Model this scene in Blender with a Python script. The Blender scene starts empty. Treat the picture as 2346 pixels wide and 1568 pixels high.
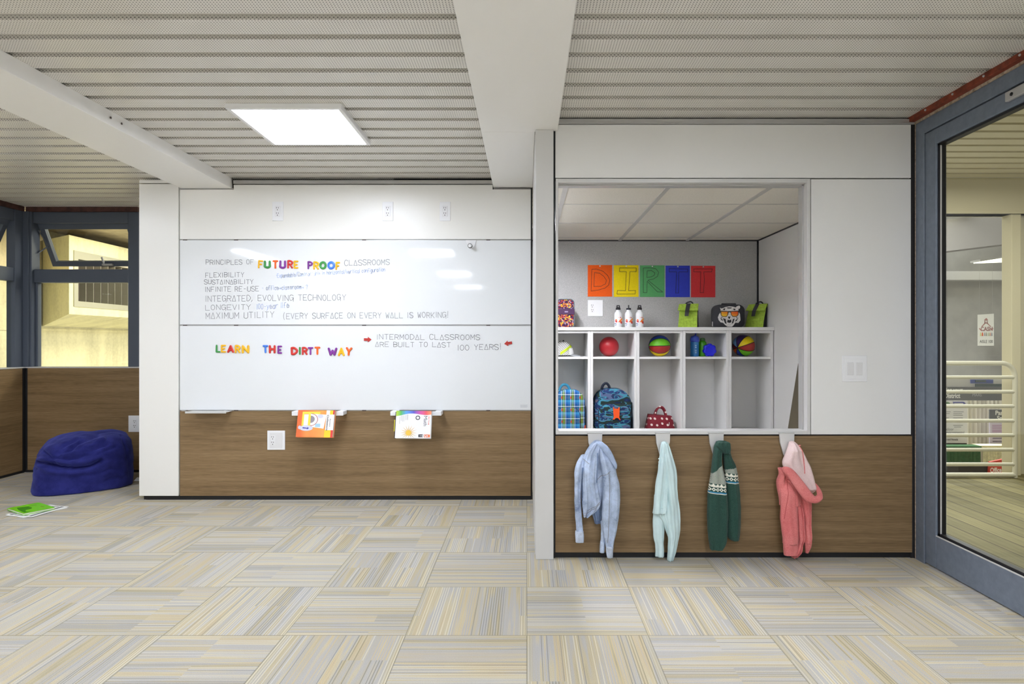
import bpy, math, random
from mathutils import Vector, Matrix, noise
R = math.radians
PI = math.pi
sc = bpy.context.scene
col = sc.collection

# ------------------------------------------------------------------ camera, world, exposure
F = 1409.0            # focal length in pixels of the 2346x1568 frame
H = 1.21              # eye height (m)
CX, CY = 1207.0, 784.0
cd = bpy.data.cameras.new('camera')
cd.sensor_width = 36.0
cd.lens = 36.0 * F / 2346.0
cd.shift_x = -34.0 / 2346.0
cd.clip_start = 0.05
cam = bpy.data.objects.new('camera', cd)
cam.location = (0, 0, H)
cam.rotation_euler = (PI / 2, 0, 0)
col.objects.link(cam)
sc.camera = cam

w = bpy.data.worlds.new('world')
sc.world = w
w.use_nodes = True
w.node_tree.nodes['Background'].inputs[0].default_value = (1.0, 0.93, 0.72, 1)
w.node_tree.nodes['Background'].inputs[1].default_value = 0.30

sc.view_settings.view_transform = 'Standard'
sc.view_settings.look = 'None'
sc.view_settings.gamma = 1.0
sc.view_settings.use_curve_mapping = False
sc.view_settings.exposure = 0.22

PANEL_E = 30.0        # radiance of the ceiling light diffusers


def lamp(name, loc, size, energy, color, rot=(0, 0, 0), size_y=None):
    l = bpy.data.lights.new(name, 'AREA')
    l.energy = energy
    l.color = color
    l.size = size
    if size_y:
        l.shape = 'RECTANGLE'
        l.size_y = size_y
    o = bpy.data.objects.new(name, l)
    o.location = loc
    o.rotation_euler = rot
    col.objects.link(o)
    return o


lamp('yard_lamp', (-3.6, 8.0, 3.2), 0.8, 105, (1.0, 0.89, 0.62), (R(0), R(62), 0))
lamp('yard_lamp_low', (-3.4, 9.5, 0.9), 0.8, 45, (1.0, 0.89, 0.62), (R(0), R(98), 0))
lamp('porch_lamp', (3.6, 4.2, 2.62), 0.5, 40, (1.0, 0.95, 0.83))
lamp('hall_lamp', (5.0, 9.5, 5.5), 3.0, 640, (1.0, 0.98, 0.96))
lamp('hall_lamp_far', (7.0, 13.0, 5.5), 3.0, 640, (1.0, 0.98, 0.96))


def X_(px, Y):
    return (px - CX) * Y / F


def Z_(py, Y):
    return H - (py - CY) * Y / F


def at(px, py, Y):
    return Vector((X_(px, Y), Y, Z_(py, Y)))


# ------------------------------------------------------------------ materials
def lin(c):
    out = []
    for v in c[:3]:
        v = v / 255.0
        out.append(v / 12.92 if v <= 0.04045 else ((v + 0.055) / 1.055) ** 2.4)
    return (*out, 1.0)


class NT:
    """tiny node-tree helper"""

    def __init__(self, name):
        self.m = bpy.data.materials.new(name)
        self.m.use_nodes = True
        self.t = self.m.node_tree
        self.b = self.t.nodes['Principled BSDF']
        self.out = self.t.nodes['Material Output']

    def n(self, kind, **kw):
        nd = self.t.nodes.new(kind)
        for k, v in kw.items():
            setattr(nd, k, v)
        return nd

    def link(self, a, b):
        self.t.links.new(a, b)

    def put(self, sock, v):
        if hasattr(v, 'is_output') or isinstance(v, bpy.types.NodeSocket):
            self.link(v, sock)
        else:
            sock.default_value = v

    def math(self, op, a, b=None, c=None):
        nd = self.n('ShaderNodeMath', operation=op)
        self.put(nd.inputs[0], a)
        if b is not None:
            self.put(nd.inputs[1], b)
        if c is not None:
            self.put(nd.inputs[2], c)
        return nd.outputs[0]

    def mix(self, f, a, b, blend='MIX'):
        nd = self.n('ShaderNodeMix', data_type='RGBA', blend_type=blend)
        self.put(nd.inputs[0], f)
        self.put(nd.inputs[6], a)
        self.put(nd.inputs[7], b)
        return nd.outputs[2]

    def sep(self, v):
        nd = self.n('ShaderNodeSeparateXYZ')
        self.link(v, nd.inputs[0])
        return nd.outputs

    def comb(self, x=0.0, y=0.0, z=0.0):
        nd = self.n('ShaderNodeCombineXYZ')
        for i, v in enumerate((x, y, z)):
            self.put(nd.inputs[i], v)
        return nd.outputs[0]

    def obj(self):
        return self.n('ShaderNodeTexCoord').outputs['Object']

    def pos(self):
        return self.n('ShaderNodeNewGeometry').outputs['Position']

    def noise(self, vec, scale, detail=2.0, rough=0.5, dim='3D'):
        nd = self.n('ShaderNodeTexNoise', noise_dimensions=dim)
        self.link(vec, nd.inputs['Vector'])
        nd.inputs['Scale'].default_value = scale
        nd.inputs['Detail'].default_value = detail
        nd.inputs['Roughness'].default_value = rough
        return nd.outputs[0]

    def white(self, vec):
        nd = self.n('ShaderNodeTexWhiteNoise', noise_dimensions='3D')
        self.link(vec, nd.inputs['Vector'])
        return nd.outputs[0]

    def ramp(self, f, stops, interp='LINEAR'):
        nd = self.n('ShaderNodeValToRGB')
        nd.color_ramp.interpolation = interp
        el = nd.color_ramp.elements
        while len(el) < len(stops):
            el.new(0.5)
        for e, (p, c) in zip(el, stops):
            e.position = p
            e.color = lin(c)
        self.put(nd.inputs[0], f)
        return nd.outputs[0]

    def bump(self, h, strength=0.3, dist=0.01):
        nd = self.n('ShaderNodeBump')
        nd.inputs['Strength'].default_value = strength
        nd.inputs['Distance'].default_value = dist
        self.link(h, nd.inputs['Height'])
        self.link(nd.outputs[0], self.b.inputs['Normal'])

    def done(self, color=None, rough=0.5, metal=0.0, spec=0.5):
        if color is not None:
            self.put(self.b.inputs['Base Color'], color)
        self.put(self.b.inputs['Roughness'], rough)
        self.b.inputs['Metallic'].default_value = metal
        self.b.inputs['Specular IOR Level'].default_value = spec
        return self.m


def plain(name, c, rough=0.5, metal=0.0, spec=0.5, grain=0.0, scale=60.0, bump=0.0):
    """one colour with a little procedural grain"""
    t = NT(name)
    if grain or bump:
        nz = t.noise(t.obj(), scale, 3.0, 0.6)
        if bump:
            t.bump(nz, bump, 0.004)
        if grain:
            lo = [max(0, v * (1 - grain)) for v in c]
            hi = [min(255, v * (1 + grain)) for v in c]
            return t.done(t.ramp(nz, [(0.3, lo), (0.7, hi)]), rough, metal, spec)
    return t.done(lin(c), rough, metal, spec)


def emit(name, c, strength):
    t = NT(name)
    t.b.inputs['Base Color'].default_value = (0.8, 0.8, 0.8, 1)
    t.b.inputs['Emission Color'].default_value = lin(c)
    t.b.inputs['Emission Strength'].default_value = strength
    return t.m


def glass(name, tint=(0.93, 0.96, 0.95), rough=0.0):
    """thin pane: see-through with fresnel reflection"""
    t = NT(name)
    t.t.nodes.remove(t.b)
    tr = t.n('ShaderNodeBsdfTransparent')
    tr.inputs[0].default_value = (*tint, 1)
    gl = t.n('ShaderNodeBsdfGlossy')
    gl.inputs['Roughness'].default_value = rough
    fr = t.n('ShaderNodeFresnel')
    fr.inputs['IOR'].default_value = 1.5
    bk_ = t.n('ShaderNodeNewGeometry').outputs['Backfacing']
    f2 = t.math('MULTIPLY', t.math('MULTIPLY', fr.outputs[0], 1.7), t.math('SUBTRACT', 1.0, bk_))
    mx = t.n('ShaderNodeMixShader')
    t.link(f2, mx.inputs[0])
    t.link(tr.outputs[0], mx.inputs[1])
    t.link(gl.outputs[0], mx.inputs[2])
    t.link(mx.outputs[0], t.out.inputs[0])
    return t.m


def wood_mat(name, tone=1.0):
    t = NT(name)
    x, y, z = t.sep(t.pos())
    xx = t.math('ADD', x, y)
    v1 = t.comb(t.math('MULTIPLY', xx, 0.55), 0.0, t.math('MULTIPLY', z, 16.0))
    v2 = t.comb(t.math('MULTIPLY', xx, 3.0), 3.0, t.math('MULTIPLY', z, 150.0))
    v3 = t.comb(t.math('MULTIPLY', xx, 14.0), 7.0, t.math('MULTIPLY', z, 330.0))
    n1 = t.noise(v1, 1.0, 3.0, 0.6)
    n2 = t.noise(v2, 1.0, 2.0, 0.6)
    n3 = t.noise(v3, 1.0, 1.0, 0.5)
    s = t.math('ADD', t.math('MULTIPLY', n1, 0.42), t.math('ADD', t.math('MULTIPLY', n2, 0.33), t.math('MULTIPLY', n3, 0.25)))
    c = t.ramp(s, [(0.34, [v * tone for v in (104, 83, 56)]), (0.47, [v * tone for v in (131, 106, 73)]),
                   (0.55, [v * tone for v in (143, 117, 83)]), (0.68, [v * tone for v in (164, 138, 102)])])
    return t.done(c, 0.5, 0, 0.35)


def carpet_mat():
    t = NT('carpet')
    T = 0.5
    x, y, z = t.sep(t.pos())
    gx = t.math('DIVIDE', t.math('ADD', x, 100.0), T)
    gy = t.math('DIVIDE', t.math('ADD', y, 100.0 - 0.035), T)
    ix, iy = t.math('FLOOR', gx), t.math('FLOOR', gy)
    fx, fy = t.math('FRACT', gx), t.math('FRACT', gy)
    par = t.math('MODULO', t.math('ADD', ix, iy), 2.0)           # checkerboard: quarter-turned tiles
    h = t.white(t.comb(ix, iy, 3.3))
    s = t.math('ADD', t.math('MULTIPLY', fx, t.math('SUBTRACT', 1.0, par)), t.math('MULTIPLY', fy, par))
    u = t.math('ADD', t.math('MULTIPLY', fy, t.math('SUBTRACT', 1.0, par)), t.math('MULTIPLY', fx, par))
    s = t.math('ADD', t.math('MULTIPLY', s, 1.0), t.math('MULTIPLY', h, 17.0))
    N = 46.0
    vo = t.n('ShaderNodeTexVoronoi', voronoi_dimensions='1D', feature='F1')
    t.put(vo.inputs['W'], t.math('MULTIPLY', s, 7.0))
    vo.inputs['Scale'].default_value = 1.0
    vr, vg, vb = t.sep(vo.outputs['Color'])
    tile2 = t.math('MULTIPLY_ADD', ix, 3.7, t.math('MULTIPLY', iy, 9.1))
    cut = t.math('MULTIPLY_ADD', t.white(t.comb(ix, iy, 8.0)), 0.5, 0.25)
    half = t.math('MULTIPLY', t.math('GREATER_THAN', u, cut), t.math('GREATER_THAN', vb, 0.45))
    sh = t.math('MULTIPLY_ADD', half, 5.3, tile2)
    nv = t.comb(t.math('MULTIPLY', s, 9.0), sh, t.math('MULTIPLY', u, 0.35))
    base = t.ramp(t.noise(nv, 1.0, 3.0, 0.7), [(0.26, (166, 157, 133)), (0.38, (188, 176, 147)), (0.45, (180, 175, 165)), (0.52, (178, 176, 174)),
                                       (0.58, (194, 184, 158)), (0.66, (190, 175, 145)), (0.76, (175, 173, 170))])
    # thin contrasting yarns repeat across a band
    row = t.math('MULTIPLY', s, N)
    fr = t.math('FRACT', row)
    rid = t.white(t.comb(t.math('FLOOR', row), sh, 2.0))
    style = t.math('FRACT', t.math('MULTIPLY_ADD', half, 0.37, vr))
    thin = t.ramp(style, [(0.0, (224, 217, 196)), (0.20, (120, 114, 95)), (0.36, (212, 211, 208)), (0.50, (204, 184, 142)), (0.64, (150, 152, 158)), (0.72, (222, 214, 190)), (0.86, (128, 121, 100))], 'CONSTANT')
    on = t.math('MULTIPLY', t.math('LESS_THAN', fr, 0.40), t.math('LESS_THAN', rid, t.math('MULTIPLY_ADD', vg, 0.9, 0.15)))
    c = t.mix(t.math('MULTIPLY', on, 0.52), base, thin)
    stray = t.math('MULTIPLY', t.math('GREATER_THAN', rid, 0.93), t.math('LESS_THAN', fr, 0.30))
    c = t.mix(t.math('MULTIPLY', stray, 0.6), c, lin((118, 118, 122)))
    # both long edges of a tile end in a few cream rows
    s0 = t.math('ADD', t.math('MULTIPLY', fx, t.math('SUBTRACT', 1.0, par)), t.math('MULTIPLY', fy, par))
    edge = t.math('GREATER_THAN', t.math('ABSOLUTE', t.math('SUBTRACT', s0, 0.5)), 0.455)
    ec = t.mix(t.math('LESS_THAN', fr, 0.5), lin((176, 166, 138)), lin((214, 206, 182)))
    c = t.mix(t.math('MULTIPLY', edge, 0.42), c, ec)
    # pile: fine speckle and yarn rows
    sp = t.noise(t.pos(), 420.0, 2.0, 0.7)
    c = t.mix(0.22, c, t.ramp(sp, [(0.3, (70, 66, 58)), (0.7, (255, 252, 240))]), 'OVERLAY')
    # seams
    ex = t.math('ABSOLUTE', t.math('SUBTRACT', fx, 0.5))
    ey = t.math('ABSOLUTE', t.math('SUBTRACT', fy, 0.5))
    seam = t.math('GREATER_THAN', t.math('MAXIMUM', ex, ey), 0.4955)
    c = t.mix(t.math('MULTIPLY', seam, 0.45), c, lin((96, 90, 72)))
    t.bump(sp, 0.5, 0.004)
    return t.done(c, 0.95, 0, 0.15)


def deck_mat():
    """perforated painted steel: round holes in the flat pans and along the ribs"""
    t = NT('perforated_steel')
    x, y, z = t.sep(t.pos())
    nrm = t.n('ShaderNodeNewGeometry').outputs['True Normal']
    nx, ny, nz = t.sep(nrm)
    wallf = t.math('GREATER_THAN', t.math('ABSOLUTE', ny), 0.5)

    def dots(a, b, p, r, stag=False):
        pa = t.math('DIVIDE', t.math('ADD', a, 50.0), p)
        pb = t.math('DIVIDE', t.math('ADD', b, 50.0), p)
        if stag:
            pa = t.math('ADD', pa, t.math('MULTIPLY', t.math('MODULO', t.math('FLOOR', pb), 2.0), 0.5))
        da = t.math('SUBTRACT', t.math('FRACT', pa), 0.5)
        db = t.math('SUBTRACT', t.math('FRACT', pb), 0.5)
        d = t.math('SQRT', t.math('ADD', t.math('MULTIPLY', da, da), t.math('MULTIPLY', db, db)))
        return t.math('LESS_THAN', d, r)
    flat = dots(x, y, 0.0119, 0.20)
    zz = t.math('MULTIPLY', t.math('SUBTRACT', z, 2.4665), 1.9)
    rib = t.math('MULTIPLY', dots(x, zz, 0.0158, 0.22, True), t.math('LESS_THAN', z, 2.4825))
    hole = t.math('ADD', t.math('MULTIPLY', rib, wallf), t.math('MULTIPLY', flat, t.math('SUBTRACT', 1.0, wallf)))
    c = t.mix(hole, lin((228, 224, 216)), lin((74, 70, 62)))
    return t.done(c, 0.34, 0, 0.5)


M = {}
M['white_panel'] = plain('white_panel', (240, 238, 232), 0.30, 0, 0.4)
M['white_right'] = plain('satin_white', (236, 235, 232), 0.34, 0, 0.35)
M['board'] = plain('whiteboard_film', (233, 235, 236), 0.055, 0, 0.5)
M['wood'] = wood_mat('walnut_laminate')
M['carpet'] = carpet_mat()
M['deck'] = deck_mat()
M['beam'] = plain('beam_paint', (244, 242, 238), 0.5, 0, 0.4)
M['dark'] = plain('dark_gap', (34, 33, 34), 0.7)
M['black'] = plain('black_rubber', (20, 20, 24), 0.5)
M['alu'] = plain('anodised_aluminium', (186, 185, 183), 0.38, 0.35)
M['alu_light'] = plain('pale_aluminium', (212, 211, 209), 0.38, 0.15)
M['steel_blue'] = plain('slate_blue_steel', (110, 119, 133), 0.42, 0.1, 0.5, 0.05, 30)
M['steel_dark'] = plain('charcoal_window_steel', (88, 95, 108), 0.5, 0.1, 0.4)
M['rust'] = plain('red_oxide_steel', (122, 58, 40), 0.6, 0, 0.3, 0.18, 25)
M['raw'] = plain('bare_wood_edge', (166, 148, 128), 0.8, 0, 0.2, 0.2, 60)
M['white'] = plain('white_plastic', (240, 240, 241), 0.35)
M['offwhite'] = plain('off_white_plastic', (229, 228, 228), 0.4)
M['slot'] = plain('outlet_slot', (90, 80, 76), 0.6)
M['lacquer'] = plain('white_melamine', (236, 235, 233), 0.45, 0, 0.4)
M['tile'] = plain('ceiling_tile', (232, 227, 216), 0.9, 0, 0.2, 0.02, 90)
M['tbar'] = plain('ceiling_grid_metal', (190, 188, 184), 0.6)
M['glass'] = glass('clear_glass')
M['light'] = emit('light_diffuser', (234, 241, 255), PANEL_E)
M['light_rim'] = plain('light_frame_white', (240, 240, 240), 0.4)
M['paint_white'] = plain('painted_wall', (232, 229, 222), 0.7)


def fabric_wall():
    t = NT('grey_tackable_fabric')
    p = t.pos()
    a = t.noise(p, 420.0, 2.0, 0.8)
    b = t.noise(p, 170.0, 2.0, 0.6)
    s = t.math('ADD', t.math('MULTIPLY', a, 0.6), t.math('MULTIPLY', b, 0.4))
    c = t.ramp(s, [(0.36, (156, 155, 153)), (0.5, (180, 179, 177)), (0.64, (202, 201, 199))])
    t.bump(a, 0.25, 0.002)
    return t.done(c, 0.95, 0, 0.1)


M['grey_fabric'] = fabric_wall()


# ------------------------------------------------------------------ mesh building
class MB:
    def __init__(self):
        self.v, self.f, self.mi, self.sm = [], [], [], []

    def add(self, vs, fs, mi=0, smooth=False):
        o = len(self.v)
        self.v += [Vector(p) for p in vs]
        for f in fs:
            self.f.append([o + i for i in f])
            self.mi.append(mi)
            self.sm.append(smooth)
        return self

    def box(self, x0, x1, y0, y1, z0, z1, mi=0):
        vs = [(x, y, z) for z in (z0, z1) for y in (y0, y1) for x in (x0, x1)]
        return self.add(vs, [(0, 2, 3, 1), (4, 5, 7, 6), (0, 1, 5, 4), (2, 6, 7, 3), (0, 4, 6, 2), (1, 3, 7, 5)], mi)

    def loft(self, rings, mi=0, smooth=True, caps=True, closed=True):
        n = len(rings[0])
        vs = [p for r in rings for p in r]
        fs = []
        for i in range(len(rings) - 1):
            for j in range(n if closed else n - 1):
                k = (j + 1) % n
                fs.append((i * n + j, i * n + k, (i + 1) * n + k, (i + 1) * n + j))
        self.add(vs, fs, mi, smooth)
        if caps:
            self.add(rings[0], [tuple(range(n))[::-1]], mi, False)
            self.add(rings[-1], [tuple(range(n))], mi, False)
        return self

    def lathe(self, prof, c=(0, 0, 0), seg=28, mi=0, axis='Z', smooth=True):
        rings = []
        for r, h in prof:
            ring = []
            for k in range(seg):
                a = 2 * PI * k / seg
                p = (r * math.cos(a), r * math.sin(a), h)
                if axis == 'Y':
                    p = (p[0], -p[2], p[1])
                elif axis == 'X':
                    p = (p[2], p[0], p[1])
                ring.append(Vector(p) + Vector(c))
            rings.append(ring)
        return self.loft(rings, mi, smooth)

    def tube(self, path, r, seg=8, mi=0, caps=True, flat=1.0, closed=False):
        path = [Vector(p) for p in path]
        n = len(path)
        rings = []
        prev = None
        for i, p in enumerate(path):
            if closed:
                d = path[(i + 1) % n] - path[i - 1]
            else:
                d = path[min(i + 1, n - 1)] - path[max(i - 1, 0)]
            d.normalize()
            if prev is None:
                up = Vector((0, 1, 0)) if abs(d.y) < 0.9 else Vector((1, 0, 0))
                a = d.cross(up).normalized()
            else:
                a = (prev - d * prev.dot(d)).normalized()
            prev = a
            b = d.cross(a).normalized()
            rr = r[i] if isinstance(r, (list, tuple)) else r
            rings.append([p + a * (rr * math.cos(2 * PI * k / seg)) + b * (rr * flat * math.sin(2 * PI * k / seg)) for k in range(seg)])
        if closed:
            rings.append(rings[0])
            return self.loft(rings, mi, True, False)
        return self.loft(rings, mi, True, caps)

    def ball(self, c, r, mi=0, su=16, sv=10, sq=(1, 1, 1)):
        vs, fs = [], []
        c = Vector(c)
        for i in range(sv + 1):
            th = PI * i / sv
            for j in range(su):
                a = 2 * PI * j / su
                vs.append(c + Vector((r * sq[0] * math.sin(th) * math.cos(a), r * sq[1] * math.sin(th) * math.sin(a), r * sq[2] * math.cos(th))))
        for i in range(sv):
            for j in range(su):
                k = (j + 1) % su
                fs.append((i * su + j, (i + 1) * su + j, (i + 1) * su + k, i * su + k))
        return self.add(vs, fs, mi, True)

    def prism(self, poly, y0, y1, mi=0, smooth=False):
        """polygon in X,Z pushed along Y (front at y0)"""
        n = len(poly)
        vs = [(p[0], y0, p[1]) for p in poly] + [(p[0], y1, p[1]) for p in poly]
        self.add(vs, [tuple(range(n)), tuple(range(2 * n - 1, n - 1, -1))], mi)
        fs = [(i, n + i, n + (i + 1) % n, (i + 1) % n) for i in range(n)]
        return self.add(vs, fs, mi, smooth)

    def quad(self, a, b, c, d, mi=0):
        return self.add([a, b, c, d], [(0, 1, 2, 3)], mi)

    def ribbon(self, pts, wd, place, mi=0):
        """flat stroke in 2-D, mapped to 3-D by place(x, z)"""
        for (x0, z0), (x1, z1) in zip(pts[:-1], pts[1:]):
            dx, dz = x1 - x0, z1 - z0
            L = math.hypot(dx, dz) or 1e-6
            ux, uz = dx / L, dz / L
            nx, nz = -uz * wd / 2, ux * wd / 2
            ex, ez = ux * wd * .35, uz * wd * .35
            self.add([place(x0 - ex + nx, z0 - ez + nz), place(x0 - ex - nx, z0 - ez - nz),
                      place(x1 + ex - nx, z1 + ez - nz), place(x1 + ex + nx, z1 + ez + nz)], [(0, 1, 2, 3)], mi)
        return self

    def xform(self, m):
        self.v = [m @ p for p in self.v]
        return self

    def merge(self, o, mi=0):
        k = len(self.v)
        self.v += o.v
        for f, a, s in zip(o.f, o.mi, o.sm):
            self.f.append([k + i for i in f])
            self.mi.append(a + mi)
            self.sm.append(s)
        return self


def sl(m):
    return list(m) if isinstance(m, (list, tuple)) else [m]


def mesh_obj(name, mb, mats, origin=None, bevel=0.0):
    me = bpy.data.meshes.new(name)
    o0 = Vector(origin) if origin is not None else Vector((0, 0, 0))
    me.from_pydata([tuple(p - o0) for p in mb.v], [], mb.f)
    for m in sl(mats):
        me.materials.append(M[m] if isinstance(m, str) else m)
    me.polygons.foreach_set('material_index', mb.mi)
    me.polygons.foreach_set('use_smooth', mb.sm)
    me.update()
    o = bpy.data.objects.new(name, me)
    col.objects.link(o)
    if bevel:
        b = o.modifiers.new('bevel', 'BEVEL')
        b.width = bevel
        b.segments = 2
        b.limit_method = 'ANGLE'
        b.angle_limit = R(40)
    return o


def fuse(o):
    """weld the shell and make its faces agree"""
    import bmesh
    bm = bmesh.new()
    bm.from_mesh(o.data)
    bmesh.ops.remove_doubles(bm, verts=bm.verts, dist=1e-5)
    bmesh.ops.recalc_face_normals(bm, faces=bm.faces)
    bm.to_mesh(o.data)
    bm.free()
    return o


def tag(o, label, cat, group=None, kind=None):
    o['label'] = label
    o['category'] = cat
    if group:
        o['group'] = group
    if kind:
        o['kind'] = kind
    return o


def thing(name, label, cat, loc=(0, 0, 0), rz=0.0, group=None):
    e = bpy.data.objects.new(name, None)
    e.empty_display_size = 0.05
    e.location = loc
    e.rotation_euler = (0, 0, rz)
    col.objects.link(e)
    return tag(e, label, cat, group)


def part(name, mb, mats, parent, bevel=0.0, world=False, label=None):
    """mb in the parent's own frame (or in world coordinates when the parents are unrotated)"""
    org = None
    if world:
        org = Vector((0, 0, 0))
        p = parent
        while p:
            org = org + p.location
            p = p.parent
    o = mesh_obj(name, mb, mats, org, bevel)
    o.parent = parent
    if label:
        o['label'] = label
    return o


def solo(name, label, cat, mb, mats, loc=(0, 0, 0), group=None, bevel=0.0, world=False, rz=0.0):
    o = mesh_obj(name, mb, mats, loc if world else None, bevel)
    o.location = loc
    o.rotation_euler = (0, 0, rz)
    return tag(o, label, cat, group)


def struct(name, mb=None, mats=None, label=None, bevel=0.0, parent=None):
    if mb is None:
        o = bpy.data.objects.new(name, None)
        col.objects.link(o)
    else:
        o = mesh_obj(name, mb, mats, None, bevel)
    if parent:
        o.parent = parent
    else:
        o['kind'] = 'structure'
        if label:
            o['label'] = label
            o['category'] = name.split('_')[0]
    return o


def dup(root, loc, label, rz=None, group=None):
    r = root.copy()
    col.objects.link(r)
    r.location = loc
    if rz is not None:
        r.rotation_euler = (0, 0, rz)
    r['label'] = label
    if group:
        r['group'] = group
    for ch in list(root.children):
        c = ch.copy()
        col.objects.link(c)
        c.parent = r
        for g in list(ch.children):
            d = g.copy()
            col.objects.link(d)
            d.parent = c
    return r


def B(*a):
    return MB().box(*a)


# ------------------------------------------------------------------ lettering
def cat_rom(pts, sub=5):
    out = []
    n = len(pts)
    closed = pts[0] == pts[-1] and n > 3
    for i in range(n - 1):
        p1, p2 = pts[i], pts[i + 1]
        p0 = pts[i - 1] if i > 0 else (pts[-2] if closed else p1)
        p3 = pts[i + 2] if i + 2 < n else (pts[1] if closed else p2)
        for k in range(sub):
            t = k / sub
            out.append(tuple(0.5 * (2 * b + (c - a) * t + (2 * a - 5 * b + 4 * c - d) * t * t + (3 * b - a - 3 * c + d) * t ** 3)
                             for a, b, c, d in zip(p0, p1, p2, p3)))
    out.append(pts[-1])
    return out


GLYPH = {
    'A': '00 26 40;12 32', 'B': '00 06;~06 26 45 44 33 03;~03 33 42 41 20 00', 'C': '~45 36 16 04 02 10 30 41', 'D': '00 06;~06 26 44 42 20 00',
    'E': '46 06 00 40;03 33', 'F': '46 06 00;03 33', 'G': '~45 36 16 04 02 10 30 41 42;42 22', 'H': '00 06;40 46;03 43', 'I': '20 26',
    'J': '~46 42 30 10 01', 'K': '00 06;46 02;13 40', 'L': '06 00 40', 'M': '00 06 22 46 40', 'N': '00 06 40 46',
    'O': '~20 02 04 26 44 42 20', 'P': '00 06;~06 26 45 44 33 03', 'R': '00 06;~06 26 45 44 33 03;23 40', 'S': '~45 36 16 05 04 23 42 41 30 10 01',
    'T': '06 46;26 20', 'U': '~06 03 01 20 41 43 46', 'V': '06 20 46', 'W': '06 10 24 30 46', 'X': '06 40;00 46', 'Y': '06 23 46;23 20',
    'Z': '06 46 00 40', '1': '26 20', '0': '~20 02 04 26 44 42 20', '!': '27 22;20 21', '-': '13 33', ',': '21 1a', '.': '20 21', '(': '~37 24 22 3a',
    '/': '00 47', '*': '33 34', '>': '02 42;33 42 31', '?': '~05 26 45 34 22;21 20',
    'a': '~43 24 02 10 30 43;43 40', 'b': '06 00;~03 34 42 30 00', 'c': '~43 24 02 20 41', 'd': '~43 24 02 10 30 43;46 40', 'e': '~02 42 33 14 02 10 30 41',
    'f': '~46 26 14 10;03 33', 'g': '~43 24 02 10 30 43;~44 41 3b 0b', 'h': '06 00;~02 24 43 40', 'i': '24 20;25 26', 'l': '26 20',
    'm': '04 00;~02 14 23 20;~22 34 43 40', 'n': '04 00;~02 24 43 40', 'o': '~20 02 14 34 42 20', 'p': '04 0b;~03 34 42 30 00', 'r': '04 00;~02 24 44',
    's': '~43 24 13 32 30 01', 't': '26 20;14 34', 'u': '~04 01 20 41 44;44 40', 'v': '04 20 44', 'x': '04 40;00 44', 'y': '04 20;44 0b', 'z': '04 44 00 40',
}
ARCH = dict(GLYPH)
ARCH.update({'A': '00 26 40 00', 'R': '~06 36 45 34 13;13 40 30;', 'E': '46 06 00 40;03 33', 'O': '~20 01 04 26 45 42 20', 'G': '~45 26 05 02 10 31 43;23 43 4a'})
ARCH['R'] = GLYPH['R']
_ch = {**{str(i): i for i in range(10)}, 'a': -1, 'b': -2}


def strokes(ch, font=GLYPH, sub=5):
    if ch in 'O0':
        return [[(2 - 2 * math.sin(2 * PI * k / 24), 3 - 3 * math.cos(2 * PI * k / 24)) for k in range(24)] + [(2.0, 0.0)]]
    out = []
    for s in font.get(ch, '').split(';'):
        s = s.strip()
        if not s:
            continue
        sm = s[0] == '~'
        pts = [(_ch[q[0]], _ch[q[1]]) for q in s.lstrip('~').split()]
        out.append(cat_rom(pts, sub) if sm else pts)
    return out


def write(mb, text, x0, z0, x1, z1, hgt, wd, place, font=GLYPH, jit=0.0, seed=1, space=0.7, gap=1.5, mi=0):
    """handwriting between two baseline ends"""
    rnd = random.Random(seed)
    adv = []
    for ch in text:
        adv.append(4.0 * space + 0.6 if ch == ' ' else (1.4 + gap if ch in "I1!il.,-'" and ch != '-' else 4.0 + gap))
    tot = sum(adv) - gap
    k = (x1 - x0) / tot
    u = 0.0
    for ch, a in zip(text, adv):
        narrow = a == 1.4 + gap
        dz = rnd.uniform(-jit, jit) * hgt
        sx = rnd.uniform(1 - jit, 1 + jit)
        lean = rnd.uniform(-jit, jit) * 0.6
        for st in strokes(ch, font):
            pts = []
            for (gx, gz) in st:
                gx2 = (gx - 2 + 0.7) if narrow else gx
                xx = x0 + (u + gx2 * sx + lean * gz) * k
                zz = z0 + (z1 - z0) * (u / tot) + dz + gz / 6.0 * hgt
                pts.append((xx, zz))
            mb.ribbon(pts, wd, place, mi)
        u += a
    return mb


def print_text(mb, text, org, right, up, height, width=None, bold=0.0, mi=0, lift=0.0):
    """printed lettering with Blender's built-in font; org = left end of the baseline"""
    cu = bpy.data.curves.new('t', 'FONT')
    cu.body = text
    cu.size = 1.0
    cu.offset = bold
    cu.resolution_u = 3
    ob = bpy.data.objects.new('t', cu)
    me = ob.to_mesh()
    vs = [v.co.copy() for v in me.vertices]
    fs = [tuple(p.vertices) for p in me.polygons]
    ob.to_mesh_clear()
    bpy.data.objects.remove(ob)
    bpy.data.curves.remove(cu)
    if not vs:
        return mb
    xs = [v.x for v in vs]
    x0, x1 = min(xs), max(xs)
    k = height / 0.72
    kx = k if width is None else width / (x1 - x0)
    right, up, org = Vector(right).normalized(), Vector(up).normalized(), Vector(org)
    nrm = right.cross(up)
    return mb.add([org + right * ((v.x - x0) * kx) + up * (v.y * k) + nrm * lift for v in vs], fs, mi)

# ================================================================== ROOM SHELL
YB, YF = 4.70, 3.44           # faces of the whiteboard wall and of the cubby-room wall
ZC = 2.465                    # underside of the steel deck

fl = MB()
fl.box(-4.80, 2.30, -6.1, 5.80, -0.06, 0.0)
struct('floor', fl, 'carpet', 'carpet tiles in quarter-turned striped squares')

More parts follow.
